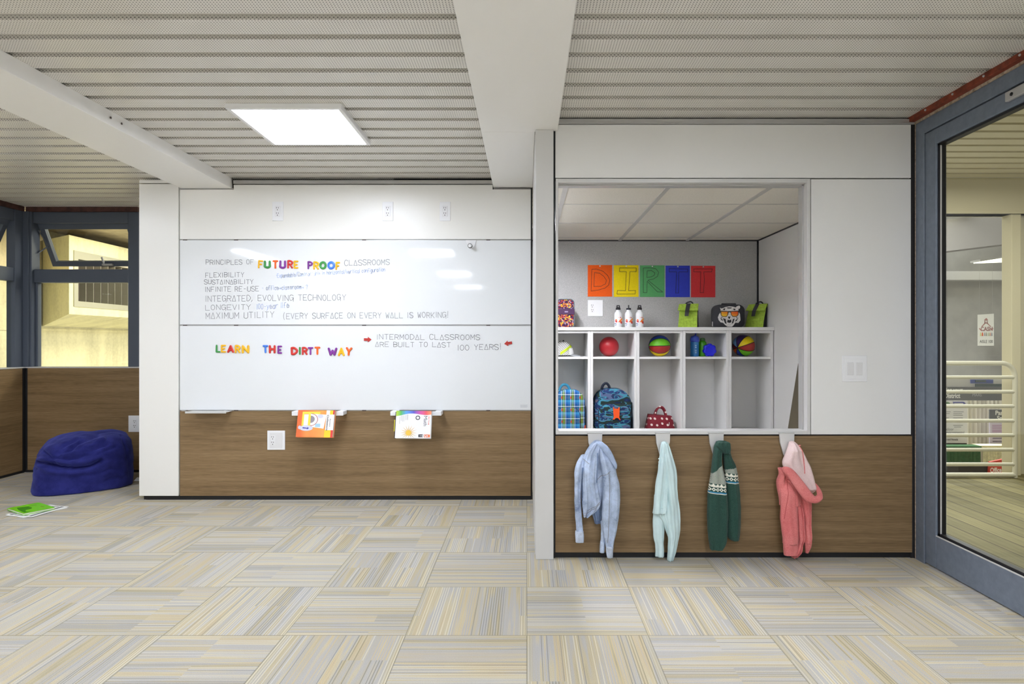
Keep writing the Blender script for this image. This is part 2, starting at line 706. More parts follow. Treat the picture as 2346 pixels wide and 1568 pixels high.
# ribbed perforated deck: flat pans with narrow upturned ribs
pitch, gap, dep = 0.1565, 0.042, 0.030
prof = []
y = 2.350 - pitch * 54
while y < 5.9:
    prof += [(y, ZC), (y - 0.004, ZC + dep), (y + gap + 0.004, ZC + dep), (y + gap, ZC)]
    y += pitch
ce = MB()
vs, fs = [], []
for (py, pz) in prof:
    vs += [(-4.85, py, pz), (2.30, py, pz)]
for i in range(len(prof) - 1):
    a = 2 * i
    fs.append((a, a + 2, a + 3, a + 1))
ce.add(vs, fs)
n0 = len(ce.f)
ce.box(-4.85, 2.30, -6.2, 5.95, ZC + 0.05, ZC + 0.12, 1)
struct('ceiling', ce, ['deck', 'dark'], 'perforated ribbed steel deck ceiling')

# beams hanging under the deck
bm_ = MB().box(-0.257, 0.173, -6.0, YF + 0.02, 2.392, ZC + 0.002).box(-0.257, 0.046, YF + 0.02, YB + 0.02, 2.392, ZC + 0.002)
struct('beam_2', bm_, 'beam', 'white boxed ceiling beam over the post', 0.004)
bm_ = MB().box(-2.645, -2.258, 2.452, YB + 0.02, 2.385, ZC + 0.002).box(-2.650, -2.262, -6.0, 2.450, 2.388, ZC + 0.002)
beam1 = struct('beam_1', bm_, 'beam', 'white boxed ceiling beam over the left column', 0.003)
sb = MB()
for yy, zz in ((2.10, 2.43), (2.47, 2.428), (3.33, 2.425), (3.42, 2.425)):
    sb.lathe([(0.0, 0.0), (0.006, 0.0), (0.0065, 0.003), (0.0, 0.003)], (-2.2545, yy, zz), 10, 0, 'X')
part('screw', sb, 'slot', beam1, world=True)

# ---------------------------------------------------------------- whiteboard wall
wb = struct('wall_back', None)
wb['kind'] = 'structure'
wb['label'] = 'panelled wall with whiteboards and walnut base'
wb['category'] = 'wall'
part('wall_core', B(-2.94, -1.02, YB + 0.022, 5.78, 0.0, 2.385).box(-1.02, 0.042, YB + 0.022, 4.84, 0.0, ZC), 'dark', wb)
part('column_panel', B(-2.960, -2.660, YB - 0.006, YB + 0.30, 0.034, 2.418), 'white_panel', wb, 0.003)
part('column_cap', B(-2.960, -2.70, YB - 0.004, YB + 0.28, 2.424, 2.446).box(-2.960, -2.66, YB + 0.0, YB + 0.28, 2.444, 2.452), 'white_panel', wb, 0.002)
part('upper_panel', MB().prism([(-2.652, 1.996), (0.030, 1.996), (0.030, 2.376), (-0.262, 2.376), (-0.262, 2.412), (-2.240, 2.412), (-2.240, 2.376), (-2.652, 2.376)], YB, YB + 0.02), 'white_panel', wb, 0.0015)
part('base_panel', B(-2.652, 0.030, YB + 0.001, YB + 0.021, 0.0330, 0.681), 'wood', wb, 0.0012)
part('kick_strip', B(-2.92, 0.032, YB + 0.016, YB + 0.024, 0.0, 0.034), 'black', wb)
tr = MB().box(-2.240, -0.260, YB - 0.010, YB + 0.02, 2.4185, 2.445)
tr.box(-2.652, -2.243, YB - 0.004, YB + 0.02, 2.379, 2.384).box(-0.255, 0.03, YB - 0.004, YB + 0.02, 2.379, 2.384)
part('ceiling_channel', tr, 'alu', wb, 0.0015)
tk = MB()
for zz in (1.9905, 1.338, 0.6855):
    tk.box(-2.652, 0.030, YB + 0.008, YB + 0.021, zz - 0.003, zz + 0.003)
part('joint_rail', tk, 'alu', wb)
tk = MB()
for zz in (1.9905, 1.338, 0.6855):
    for xx in (-2.63, -2.24, -1.26, -0.31):
        tk.box(xx, xx + 0.03, YB + 0.003, YB + 0.01, zz - 0.0035, zz + 0.0035)
part('joint_clip', tk, 'slot', wb)

# side return and grey post
struct('wall_return', B(0.046, 0.062, YF + 0.06, YB + 0.02, 0.0, 2.392), 'alu_light', 'narrow return wall beside the whiteboards', 0.002)
po = struct('trim_1', B(0.0485, 0.1485, YF - 0.02, YF + 0.09, 0.0, 2.3915), 'alu_light', 'grey metal corner post between the two walls', 0.002)
part('reveal', B(0.1487, 0.158, YF + 0.005, YF + 0.09, 0.0, 2.43), 'dark', po)

# ---------------------------------------------------------------- wall with the opening to the cubbies
wf = struct('wall_right_of_post', None)
wf['kind'] = 'structure'
wf['label'] = 'white wall with pass-through opening and walnut base'
wf['category'] = 'wall'
core = MB().box(0.16, 2.175, YF + 0.018, YF + 0.085, 2.128, ZC).box(1.585, 2.175, YF + 0.018, YF + 0.085, 0.69, 2.128).box(2.149, 2.178, YF + 0.004, YF + 0.018, 0.0, 2.428).box(0.16, 2.175, YF + 0.018, YF + 0.085, 0.0, 0.69)
part('wall_core', core, 'dark', wf)
part('header_panel', B(0.1595, 2.1485, YF, YF + 0.018, 2.1285, 2.4265), 'white_right', wf, 0.0012)
part('side_panel', B(1.5895, 2.1485, YF, YF + 0.018, 0.6925, 2.1215), 'white_right', wf, 0.0012)
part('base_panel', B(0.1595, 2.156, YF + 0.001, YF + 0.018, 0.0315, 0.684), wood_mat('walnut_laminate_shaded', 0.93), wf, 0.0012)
part('kick_strip', B(0.155, 2.16, YF + 0.012, YF + 0.02, 0.0, 0.032), 'black', wf)
part('ceiling_channel', B(0.176, 2.165, YF - 0.010, YF + 0.018, 2.4315, 2.456).box(0.176, 2.165, YF - 0.014, YF + 0.018, 2.429, 2.433), 'alu', wf, 0.001)
part('alcove_face', B(1.60, 2.0, YF + 0.086, YF + 0.098, 0.0, 2.1), 'paint_white', wf)

w3 = struct('window_3', None)
w3['kind'] = 'structure'
w3['label'] = 'aluminium framed opening into the cubby room'
w3['category'] = 'window'
x0, x1, z0, z1 = 0.1605, 1.5845, 0.6930, 2.1230
fr = MB()
ft = 0.0145
fr.box(x0, x0 + ft, YF - 0.004, YF + 0.09, z0, z1).box(x1 - ft - 0.004, x1, YF - 0.004, YF + 0.09, z0, z1)
fr.box(x0 + ft, x1 - ft - 0.004, YF - 0.004, YF + 0.09, z1 - 0.022, z1).box(x0 + ft, x1 - ft - 0.004, YF - 0.004, YF + 0.09, z0, z0 + 0.0205)
part('frame', fr, 'alu_light', w3, 0.0012)
fs_ = MB()
fs_.box(x1 - ft - 0.012, x1 - ft - 0.004, YF + 0.04, YF + 0.09, z0 + 0.02, z1 - 0.022).box(x0 + ft, x1 - ft - 0.004, YF + 0.04, YF + 0.09, z1 - 0.030, z1 - 0.022)
part('glazing_stop', fs_, 'alu', w3, 0.001)

# ---------------------------------------------------------------- cubby room
struct('wall_alcove_back', B(-1.02, 2.075, 5.43, 5.50, 0.0, 2.115), 'grey_fabric', 'grey fabric-covered wall of the cubby room')
struct('wall_alcove_side', B(2.043, 2.16, 3.53, 5.418, 0.0, 2.103), 'lacquer', 'white side wall of the cubby room')
struct('wall_alcove_left', B(-1.06, -1.02, 4.84, 5.43, 0.0, 2.115), 'paint_white', 'far side wall of the cubby room')
gp = MB().box(2.030, 2.043, 5.418, 5.4295, 0.0, 2.115).box(-1.0, 2.043, 5.422, 5.4295, 2.100, 2.110).box(2.036, 2.050, 3.53, 5.42, 2.100, 2.112)
struct('trim_3', gp, 'black', 'black shadow-gap trim in the cubby room corner')
ac = struct('ceiling_alcove', B(0.062, 2.06, 3.53, 4.84, 2.110, 2.14).box(-1.02, 2.06, 4.84, 5.43, 2.110, 2.14), 'tile', 'suspended tile ceiling of the cubby room')
tb = MB()
for xx in (-0.37, 0.225, 0.820, 1.415):
    tb.box(xx - 0.014, xx + 0.014, 3.53 if xx > 0 else 4.84, 5.422, 2.1045, 2.1105)
part('grid_bar', tb, 'tbar', ac)
tb = MB()
for yy in (4.012, 4.645, 5.277):
    tb.box(0.065 if yy < 4.8 else -1.0, 2.04, yy - 0.003, yy + 0.003, 2.1075, 2.1105)
part('cross_bar', tb, 'tbar', ac)

# ---------------------------------------------------------------- corner with the windows on the far left
XL, YW = -4.65, 5.70
wl = struct('wall_left', None)
wl['kind'] = 'structure'
wl['label'] = 'left wall with walnut base under the windows'
wl['category'] = 'wall'
part('base_panel', B(XL - 0.02, XL, 3.3, YW - 0.03, 0.024, 0.967), 'wood', wl, 0.001)
part('wall_core', B(XL - 0.10, XL - 0.02, -6.0, YW + 0.1, 0.0, 0.967).box(XL - 0.012, XL - 0.004, YW - 0.028, YW - 0.003, 0.0, 0.967).box(XL - 0.02, XL - 0.006, 3.3, YW, 0.0, 0.026), 'dark', wl)
part('cap_trim', B(XL - 0.11, XL + 0.004, 3.3, YW - 0.002, 0.968, 0.980), 'alu_light', wl, 0.001)
part('upper_panel', B(XL - 0.10, XL, -6.0, 3.3, 0.0, ZC), 'paint_white', wl)
wr = struct('wall_left_back', None)
wr['kind'] = 'structure'
wr['label'] = 'walnut half wall under the corner window'
wr['category'] = 'wall'
part('base_panel', B(XL + 0.022, -2.9, YW, YW + 0.02, 0.024, 0.967), 'wood', wr, 0.001)
part('wall_core', B(XL - 0.10, -2.9, YW + 0.018, YW + 0.10, 0.0, 0.967).box(XL, -2.9, YW + 0.008, YW + 0.02, 0, 0.026), 'dark', wr)
part('cap_trim', B(XL - 0.1, -2.9, YW - 0.003, YW + 0.11, 0.968, 0.980), 'alu_light', wr, 0.001)


def awning(parent, w_, h_, ang, mat, name='sash'):
    """top-hung sash in its own frame: hinge at the origin, hangs down -Z, opens to +Y"""
    t = 0.048
    s = MB()
    s.box(0, w_, 0, 0.04, -t * 1.1, 0).box(0, w_, 0, 0.04, -h_, -h_ + t)
    s.box(0, t, 0, 0.04, -h_ + t, -t * 1.1).box(w_ - t, w_, 0, 0.04, -h_ + t, -t * 1.1)
    g = MB().box(t, w_ - t, 0.018, 0.022, -h_ + t, -t * 1.1)
    m = Matrix.Rotation(ang, 4, 'X')
    return s.xform(m), g.xform(m)


M['rust_dark'] = plain('dark_oxide_steel', (84, 56, 50), 0.6, 0, 0.3, 0.2, 18)
# window in the back wall of the corner
zs, zt0, zt1, zh0, zh1 = 0.980, 1.765, 1.888, 2.318, 2.42
w1 = struct('window_1', None)
w1['kind'] = 'structure'
w1['label'] = 'dark steel window with an awning sash open outward'
w1['category'] = 'window'
xa, xb, xc = X_(82, 5.75), X_(298, 5.75), X_(322, 5.75)
fr = MB()
fr.box(XL - 0.10, xa, 5.70, 5.80, zs, zh1)
fr.box(XL - 0.05, XL + 0.04, 5.688, 5.70, zs, zh1)
fr.box(xb, xc, 5.72, 5.80, zs, zh1)
fr.box(xa, xb, 5.73, 5.80, zt0, zt1)
fr.box(xa, xb, 5.72, 5.80, zh0, zh1)
fr.box(xa, xa + 0.022, 5.745, 5.79, zs, zt0).box(xb - 0.0, xb + 0.02, 5.745, 5.79, zs, zt0)
part('frame', fr, 'steel_dark', w1, 0.003)
part('pane', B(xa, xb, 5.765, 5.769, zs, zt0), 'glass', w1)
part('head_channel', B(XL, xc, 5.705, 5.80, 2.42, ZC + 0.001), 'rust_dark', w1)
sa, ga = awning(w1, xb - xa - 0.01, zh0 - zt1 - 0.01, R(26), 'steel_dark')
T_ = Matrix.Translation(Vector((xa + 0.005, 5.765, zh0)))
so = part('sash', sa.xform(T_), 'steel_dark', w1, 0.002)
part('sash_pane', ga.xform(T_), 'glass', so)
hd = MB()
p0 = T_ @ (Matrix.Rotation(R(26), 4, 'X') @ Vector(((xb - xa) * .62, -0.004, -(zh0 - zt1) + 0.03)))
hd.box(p0.x - 0.05, p0.x + 0.05, p0.y - 0.02, p0.y, p0.z - 0.008, p0.z + 0.008)
hd.tube([p0 + Vector((-0.03, -0.015, 0)), p0 + Vector((-0.05, -0.02, 0.07))], 0.009, 8)
part('handle', hd, 'alu', so)
ar = MB()
ar.tube([(xa + 0.008, 5.77, zt1 + 0.16), (xa + 0.03, 5.87, zt1 + 0.24), (xa + 0.012, 5.84, zh0 - 0.10)], 0.006, 6)
ar.tube([(xa + 0.008, 5.77, zh0 - 0.06), (xa + 0.03, 5.86, zt1 + 0.25)], 0.006, 6)
part('stay_arm', ar, 'steel_dark', w1)

# window along the left wall, nearly edge-on
w2 = struct('window_2', None)
w2['kind'] = 'structure'
w2['label'] = 'side window at the left edge with its sash open'
w2['category'] = 'window'
fr = MB()
xg = XL - 0.09
for (ya, yb) in ((5.60, 5.70), (4.42, 4.50), (3.30, 3.38)):
    fr.box(xg, XL - 0.01, ya, yb, zs, zh1)
fr.box(xg, XL - 0.02, 3.38, 5.60, zt0, zt1).box(xg, XL - 0.02, 3.38, 5.60, zh0, zh1)
part('frame', fr, 'steel_dark', w2, 0.003)
part('head_channel', B(xg, XL - 0.005, 3.30, 5.70, 2.42, ZC + 0.001), 'rust_dark', w2)
part('pane', B(XL - 0.052, XL - 0.048, 4.50, 5.60, zs, zt0).box(XL - 0.052, XL - 0.048, 3.38, 4.42, zs, zt0), 'glass', w2)
for (ya, yb) in ((4.505, 5.595), (3.385, 4.415)):
    sa, ga = awning(w2, yb - ya, zh0 - zt1 - 0.01, R(24), 'steel_dark')
    T2 = Matrix.Translation(Vector((XL - 0.05, ya, zh0))) @ Matrix.Rotation(R(90), 4, 'Z')
    so = part('sash', sa.xform(T2), 'steel_dark', w2, 0.002)
    part('sash_pane', ga.xform(T2), 'glass', so)

# rest of the room, behind the camera
struct('wall_front', B(-4.8, 2.3, -6.12, -6.0, 0.0, ZC + 0.05), 'paint_white', 'white wall behind the viewpoint')
struct('wall_right', B(2.18, 2.30, -6.0, 2.10, 0.0, ZC + 0.05), 'paint_white', 'white wall right of the glass door')

# ---------------------------------------------------------------- glazed door on the right
XD = 2.168
d1 = struct('door_1', None)
d1['kind'] = 'structure'
d1['label'] = 'slate blue steel door with one large glass pane'
d1['category'] = 'door'
yj0, yj1, yj2 = 3.430, 3.356, 3.268
fr = MB()
fr.box(XD, XD + 0.11, yj1 + 0.002, yj0, 0.0, 2.425)
fr.box(XD, XD + 0.11, 2.10, 2.20, 0.0, 2.425)
fr.box(XD, XD + 0.11, 2.20, yj1 + 0.002, 2.350, 2.425)
part('frame', fr, 'steel_blue', d1, 0.003)
lf = MB()
lf.box(XD + 0.006, XD + 0.06, yj2, yj1, 0.006, 2.346)
lf.box(XD + 0.006, XD + 0.06, 2.203, 2.30, 0.006, 2.346)
lf.box(XD + 0.006, XD + 0.06, 2.30, yj2, 0.006, 0.178)
lf.box(XD + 0.006, XD + 0.06, 2.30, yj2, 2.264, 2.346)
leaf = part('door_leaf', lf, 'steel_blue', d1, 0.004)
gk = MB()
gk.box(XD + 0.016, XD + 0.05, yj2 - 0.016, yj2, 0.178, 2.264).box(XD + 0.016, XD + 0.05, 2.30, yj2, 0.178, 0.194).box(XD + 0.016, XD + 0.05, 2.30, yj2, 2.252, 2.264)
part('gasket', gk, 'black', leaf)
gb = MB().box(XD + 0.018, XD + 0.026, yj2 - 0.0165, yj2 - 0.0115, 0.19, 2.255).box(XD + 0.005, XD + 0.011, 2.30, yj2, 0.1765, 0.1815)
part('glazing_bead', gb, 'alu_light', leaf)
part('pane', B(XD + 0.036, XD + 0.042, 2.29, yj2 - 0.01, 0.17, 2.27), 'glass', leaf)
cl = MB().box(XD - 0.012, XD + 0.006, 2.42, 2.775, 2.292, 2.335)
clo = part('closer_plate', cl, 'alu', leaf, 0.003)
sc_ = MB()
for yy in (2.48, 2.60, 2.735):
    sc_.lathe([(0, -0.003), (0.008, -0.003), (0.008, 0.0), (0, 0.0)], (XD - 0.012, yy, 2.313), 10, 0, 'X')
part('screw', sc_, 'dark', clo)
part('raw_edge', B(XD - 0.006, XD + 0.10, 2.10, yj0 + 0.006, 2.425, 2.437).box(XD - 0.001, XD + 0.11, yj0, yj0 + 0.005, 0.0, 2.437), 'raw', d1)
part('backing', B(XD - 0.001, XD + 0.12, yj0 + 0.006, 3.60, 0.0, ZC), 'black', d1)
t2 = struct('trim_2', B(XD - 0.035, XD + 0.12, -6.0, YF + 0.012, 2.4375, ZC + 0.0015), 'rust', 'red oxide steel channel over the door', 0.002)
bl = MB()
for yy in (2.45, 2.66, 2.87, 3.08, 3.29):
    bl.ball((XD - 0.036, yy, 2.452), 0.006, 0, 8, 6)
part('rivet', bl, 'alu', t2)

# ================================================================== CEILING LIGHTS
def panel_light(x, y):
    t = thing('ceiling_light', '', 'light', (x, y, ZC), 0, 'square ceiling light panels')
    h = 0.305
    rim = MB()
    rim.box(-h, h, -h, -h + 0.022, -0.028, 0).box(-h, h, h - 0.022, h, -0.028, 0)
    rim.box(-h, -h + 0.022, -h + 0.022, h - 0.022, -0.028, 0).box(h - 0.022, h, -h + 0.022, h - 0.022, -0.028, 0)
    part('rim', rim, 'light_rim', t, 0.002)
    part('diffuser', MB().box(-h + 0.022, h - 0.022, -h + 0.022, h - 0.022, -0.022, -0.012), 'light', t)
    part('back_plate', MB().box(-h + 0.001, h - 0.001, -h + 0.001, h - 0.001, -0.009, -0.001), 'light_rim', t)  # added to keep the diffuser's light from leaking up into the deck ribs
    return t


pl = panel_light(-1.28, 3.535)
pl['label'] = 'lit square ceiling light panel left of the middle beam'
for i, (x, y) in enumerate([(-1.30, 0.91), (-1.30, -1.71), (-1.30, -4.33), (1.25, 0.91), (1.25, -1.71), (1.25, -4.33)]):
    row = ['first', 'second', 'third'][i % 3]
    dup(pl, (x, y, ZC), 'lit square ceiling light panel, %s behind the viewpoint, %s of the middle beam' % (row, 'left' if x < 0 else 'right'))


def strip_light(x, y):
    t = thing('strip_light', '', 'light', (x, y, ZC), 0, 'long strip lights near the left wall')
    part('housing', MB().box(-0.11, 0.11, -0.64, 0.64, -0.03, 0), 'light_rim', t, 0.003)
    part('diffuser', MB().box(-0.09, 0.09, -0.62, 0.62, -0.045, -0.03), 'light', t)
    return t


s0 = strip_light(-3.85, 3.2)
s0['label'] = 'long strip light on the ceiling nearest the left windows'
for y, wd in ((0.60, 'second'), (-2.05, 'third'), (-4.6, 'fourth')):
    dup(s0, (-3.85, y, ZC), 'long ceiling strip light, %s from the left windows' % wd)
al = thing('strip_light', 'added fill strip, out of view on the cubby room ceiling beside the grey post', 'light', (0.104, 4.16, 2.110))  # made-up fill light, hidden from view, brightens the cubby room
part('housing', MB().box(-0.035, 0.035, -0.56, 0.56, -0.02, 0).box(-0.035, -0.03, -0.56, 0.56, -0.045, -0.02).box(0.03, 0.035, -0.56, 0.56, -0.045, -0.02), 'light_rim', al)
part('diffuser', MB().box(-0.03, 0.03, -0.55, 0.55, -0.03, -0.02), emit('cubby_fill_diffuser', (244, 246, 255), 215.0), al)

# ================================================================== WHITEBOARD WALL
ink = plain('grey_marker', (140, 142, 146), 0.6)
ink_blue = plain('blue_marker', (152, 180, 234), 0.6)
YI = YB - 0.0012


def on_board(x, z):
    return (x, YI, z)


def board_line(mb, text, px0, py0, px1, py1, hpx, wpx=0.95, font=ARCH, seed=1, jit=0.05, space=0.9, GL=0):
    if GL:
        font = {**ARCH, 'R': GLYPH['R']}
    k = YB / F
    write(mb, text, X_(px0, YB), Z_(py0, YB), X_(px1, YB), Z_(py1, YB), hpx * k, wpx * k, on_board, font, jit, seed, space)


def hand_line(root_ink, *a, **k):
    mb = MB()
    board_line(mb, *a, **k)
    part('handwriting', mb, root_ink[1], root_ink[0], 0, True)


b1 = thing('whiteboard', 'upper glossy whiteboard panel with the list of principles in grey marker', 'whiteboard', (-1.31, YB, 1.343))
part('surface', B(-2.652, 0.030, YB, YB + 0.02, 1.3425, 1.9865), 'board', b1, 0.001, True)
hw = (b1, ink)
hand_line(hw, 'PRINCIPLES OF', 472, 606.5, 581, 606, 10.5, seed=2)
hand_line(hw, 'CLASSROOMS', 789.5, 608.5, 892, 606.5, 12, GL=1, seed=3)
hand_line(hw, 'FLEXIBILITY', 471, 636, 559, 635, 10.5, seed=4)
hand_line(hw, 'SUSTAINABILITY', 468, 651.5, 580, 651, 10, seed=5)
hand_line(hw, 'INFINITE RE-USE', 469.5, 669, 592.5, 667.5, 11, seed=6)
hand_line(hw, 'INTEGRATED, EVOLVING TECHNOLOGY', 470.5, 691, 792, 688, 13, seed=7)
hand_line(hw, 'LONGEVITY', 471, 711, 574, 709, 11.5, seed=8)
hand_line(hw, 'MAXIMUM UTILITY', 472, 731, 628, 728, 13.5, seed=9)
hand_line(hw, '(EVERY SURFACE ON EVERY WALL IS WORKING!', 646, 731, 1027, 728, 12.5, GL=1, seed=10)
hb = (b1, ink_blue)
hand_line(hb, '*Expandable/Contractable in horizontal/vertical configuration', 631, 636.5, 882, 622, 9, 0.72, GLYPH, 11, 0.06)
hand_line(hb, '- office>classroom> ?', 600, 665, 705, 662, 9.5, 0.72, GLYPH, 12, 0.06)
hand_line(hb, '100-year life', 588, 709, 662, 705, 12, 0.8, GLYPH, 13, 0.06)

b2 = thing('whiteboard', 'lower glossy whiteboard panel directly above the book rails', 'whiteboard', (-1.31, YB, 0.69))
part('surface', B(-2.652, 0.030, YB, YB + 0.02, 0.6900, 1.3335), 'board', b2, 0.001, True)
hw = (b2, ink)
hand_line(hw, 'INTERMODAL CLASSROOMS', 863, 778, 1099, 779, 11.5, seed=14)
hand_line(hw, 'ARE BUILT TO LAST', 860, 795, 1032, 796, 11, seed=15)
hand_line(hw, '100 YEARS!', 1048, 803, 1148, 801, 12, seed=16)
mk = MB()
k_ = YB / F
for i in range(4):
    mk.box(X_(1192, YB), X_(1209, YB) - 0.006 * (i % 2), YI, YI + 0.001, Z_(928.5 + i * 1.7, YB) - 0.0012, Z_(928.5 + i * 1.7, YB) + 0.0012)
part('maker_mark', mk, plain('pale_grey_print', (196, 198, 203), 0.6), b2, 0, True, 'small pale grey printed mark')

# ---------------------------------------------------------------- magnetic letters
LC = {'yellow': (250, 190, 32), 'green': (62, 152, 72), 'orange': (250, 106, 36), 'purple': (134, 54, 156), 'red': (214, 52, 44), 'blue': (72, 132, 236)}
for k in list(LC):
    M['mag_' + k] = plain('letter_plastic_' + k, LC[k], 0.28, 0, 0.5)


def magnet_letter(ch, colr, zx0, zx1, zy0, zy1, label, grp, tilt=0.0):
    px0, px1, py0, py1 = 420 + zx0 / 4.9, 420 + zx1 / 4.9, 540 + zy0 / 4.9, 540 + zy1 / 4.9
    wd, ht = (px1 - px0) * k_, (py1 - py0) * k_
    r = min(0.0088, max(0.0066, wd * 0.16))
    mb = MB()
    for st in strokes(ch, GLYPH, 4):
        pts = []
        for gx, gz in st:
            xx = ((gx - 2) / 4.0) * (wd - 2 * r) if ch != 'I' else 0.0
            pts.append(Vector((xx, -0.0045, r + gz / 6.0 * (ht - 2 * r))))
        if len(pts) > 5:
            clo = (pts[0] - pts[-1]).length < 1e-4
            mb.tube(pts[:-1] if clo else pts, r, 8, 0, True, 0.55, clo)
            if not clo:
                for q in (pts[0], pts[-1]):
                    mb.ball(q, r, 0, 10, 6, (1, .55, 1))
        else:
            for a, b in zip(pts[:-1], pts[1:]):
                mb.tube([a, b], r, 8, 0, True, 0.55)
            for q in pts:
                mb.ball(q, r, 0, 10, 6, (1, .55, 1))
    if tilt:
        mb.xform(Matrix.Rotation(R(tilt), 4, 'Y'))
    o = solo('magnet_letter', label, 'letter magnet', mb, 'mag_' + colr, (X_((px0 + px1) / 2, YB), YB - 0.0002, Z_(py1, YB)), grp)
    return o


G1 = 'letter magnets on the upper whiteboard'
G2 = 'letter magnets on the lower whiteboard'
LT = [
    ('F', 'yellow', 838, 895, 277, 370, 'yellow letter F magnet that starts the top row on the upper whiteboard', G1, 4),
    ('U', 'green', 905, 985, 280, 372, 'green letter U magnet between yellow F and orange T', G1, 0),
    ('T', 'orange', 1003, 1068, 278, 372, 'orange letter T magnet on the upper whiteboard between two U magnets', G1, 0),
    ('U', 'purple', 1078, 1155, 280, 376, 'purple letter U magnet between orange T and red R', G1, 1),
    ('R', 'red', 1168, 1235, 276, 372, 'red letter R magnet on the upper whiteboard after purple U', G1, 0),
    ('E', 'yellow', 1240, 1295, 282, 374, 'yellow letter E magnet on the upper whiteboard after red R', G1, 0),
    ('P', 'purple', 1395, 1455, 288, 380, 'purple letter P magnet on the upper whiteboard', G1, 0),
    ('R', 'yellow', 1458, 1525, 290, 384, 'yellow letter R magnet on the upper whiteboard after purple P', G1, 2),
    ('O', 'green', 1528, 1612, 288, 382, 'green letter O magnet on the upper whiteboard', G1, 0),
    ('O', 'blue', 1618, 1705, 288, 382, 'blue letter O magnet on the upper whiteboard', G1, 0),
    ('F', 'yellow', 1708, 1760, 296, 388, 'yellow letter F magnet that ends the top row after blue O', G1, 2),
    ('L', 'green', 365, 420, 1226, 1315, 'green letter L magnet starting the row on the lower whiteboard', G2, 2),
    ('E', 'yellow', 425, 483, 1226, 1316, 'yellow letter E magnet between green L and red A', G2, 0),
    ('A', 'red', 494, 575, 1230, 1318, 'red letter A magnet on the lower whiteboard', G2, 0),
    ('R', 'yellow', 580, 645, 1228, 1322, 'yellow letter R magnet on the lower whiteboard after red A', G2, 0),
    ('N', 'yellow', 658, 745, 1230, 1324, 'yellow letter N magnet on the lower whiteboard', G2, 0),
    ('T', 'blue', 893, 958, 1230, 1320, 'blue letter T magnet on the lower whiteboard', G2, -1),
    ('H', 'red', 962, 1040, 1230, 1324, 'red letter H magnet on the lower whiteboard', G2, 0),
    ('E', 'purple', 1058, 1112, 1236, 1328, 'purple letter E magnet on the lower whiteboard', G2, 0),
    ('D', 'red', 1210, 1290, 1250, 1342, 'red letter D magnet on the lower whiteboard', G2, -3),
    ('I', 'green', 1298, 1322, 1250, 1340, 'green letter I magnet on the lower whiteboard', G2, 0),
    ('R', 'red', 1333, 1398, 1250, 1342, 'red letter R magnet on the lower whiteboard after green I', G2, 0),
    ('T', 'purple', 1398, 1462, 1252, 1342, 'purple letter T magnet on the lower whiteboard', G2, 0),
    ('T', 'orange', 1474, 1540, 1248, 1340, 'orange letter T magnet on the lower whiteboard after purple T', G2, 0),
    ('W', 'purple', 1622, 1732, 1258, 1350, 'purple letter W magnet on the lower whiteboard', G2, 0),
    ('A', 'yellow', 1736, 1815, 1258, 1354, 'yellow letter A magnet on the lower whiteboard after purple W', G2, 0),
    ('Y', 'orange', 1820, 1893, 1254, 1350, 'orange letter Y magnet ending the row on the lower whiteboard', G2, 4),
]
for a in LT:
    magnet_letter(*a)

# red arrow magnets
M['arrow_red'] = plain('arrow_magnet_red', (190, 52, 44), 0.4)


def arrow(px, py, wpx, ang, label):
    s = wpx * k_
    pol = [(-.5, -.17), (0.02, -.17), (0.02, -.36), (.5, 0), (.02, .36), (.02, .17), (-.5, .17)]
    mb = MB().prism([(x * s, z * s) for x, z in pol], -0.004, 0.0)
    mb.xform(Matrix.Rotation(ang, 4, 'Y'))
    solo('arrow_magnet', label, 'arrow magnet', mb, 'arrow_red', (X_(px, YB), YB - 0.0002, Z_(py, YB)), 'red arrow magnets', 0.001)


arrow(842.7, 778.4, 17.5, R(1), 'red arrow magnet pointing right at the handwriting on the lower whiteboard')
arrow(1164, 787, 18, R(172), 'red arrow magnet pointing left at the end of the handwriting')

# hook with the white knob, tucked in the joint above the upper board
hk = thing('board_hook', 'white clip-on hook with round knob at the whiteboard top edge', 'hook', (X_(1078, YB), YB, Z_(552, YB)))
tab = MB().prism([(X_(1067, YB), Z_(551, YB)), (X_(1091.5, YB), Z_(551, YB)), (X_(1086, YB), Z_(566, YB)), (X_(1080, YB), Z_(570, YB)), (X_(1073, YB), Z_(567, YB))], YB - 0.008, YB - 0.0006)
part('clip', tab, 'white', hk, 0.001, True)
kn = MB().lathe([(0, 0.0), (0.008, 0.0), (0.008, 0.03), (0.0, 0.03)], (X_(1078, YB), YB - 0.008, Z_(565.5, YB)), 16, 0, 'Y')
part('stem', kn, 'dark', hk, 0, True)
kn = MB().lathe([(0, 0.030), (0.0175, 0.030), (0.0175, 0.040), (0.0, 0.040)], (X_(1078, YB), YB - 0.008, Z_(565.5, YB)), 24, 0, 'Y')
part('knob_edge', kn, 'dark', hk, 0, True)
kn = MB().lathe([(0, 0.0395), (0.0145, 0.0395), (0.013, 0.043), (0.0, 0.0435)], (X_(1078, YB), YB - 0.008, Z_(565.5, YB)), 24, 0, 'Y')
part('knob', kn, 'white', hk, 0, True)


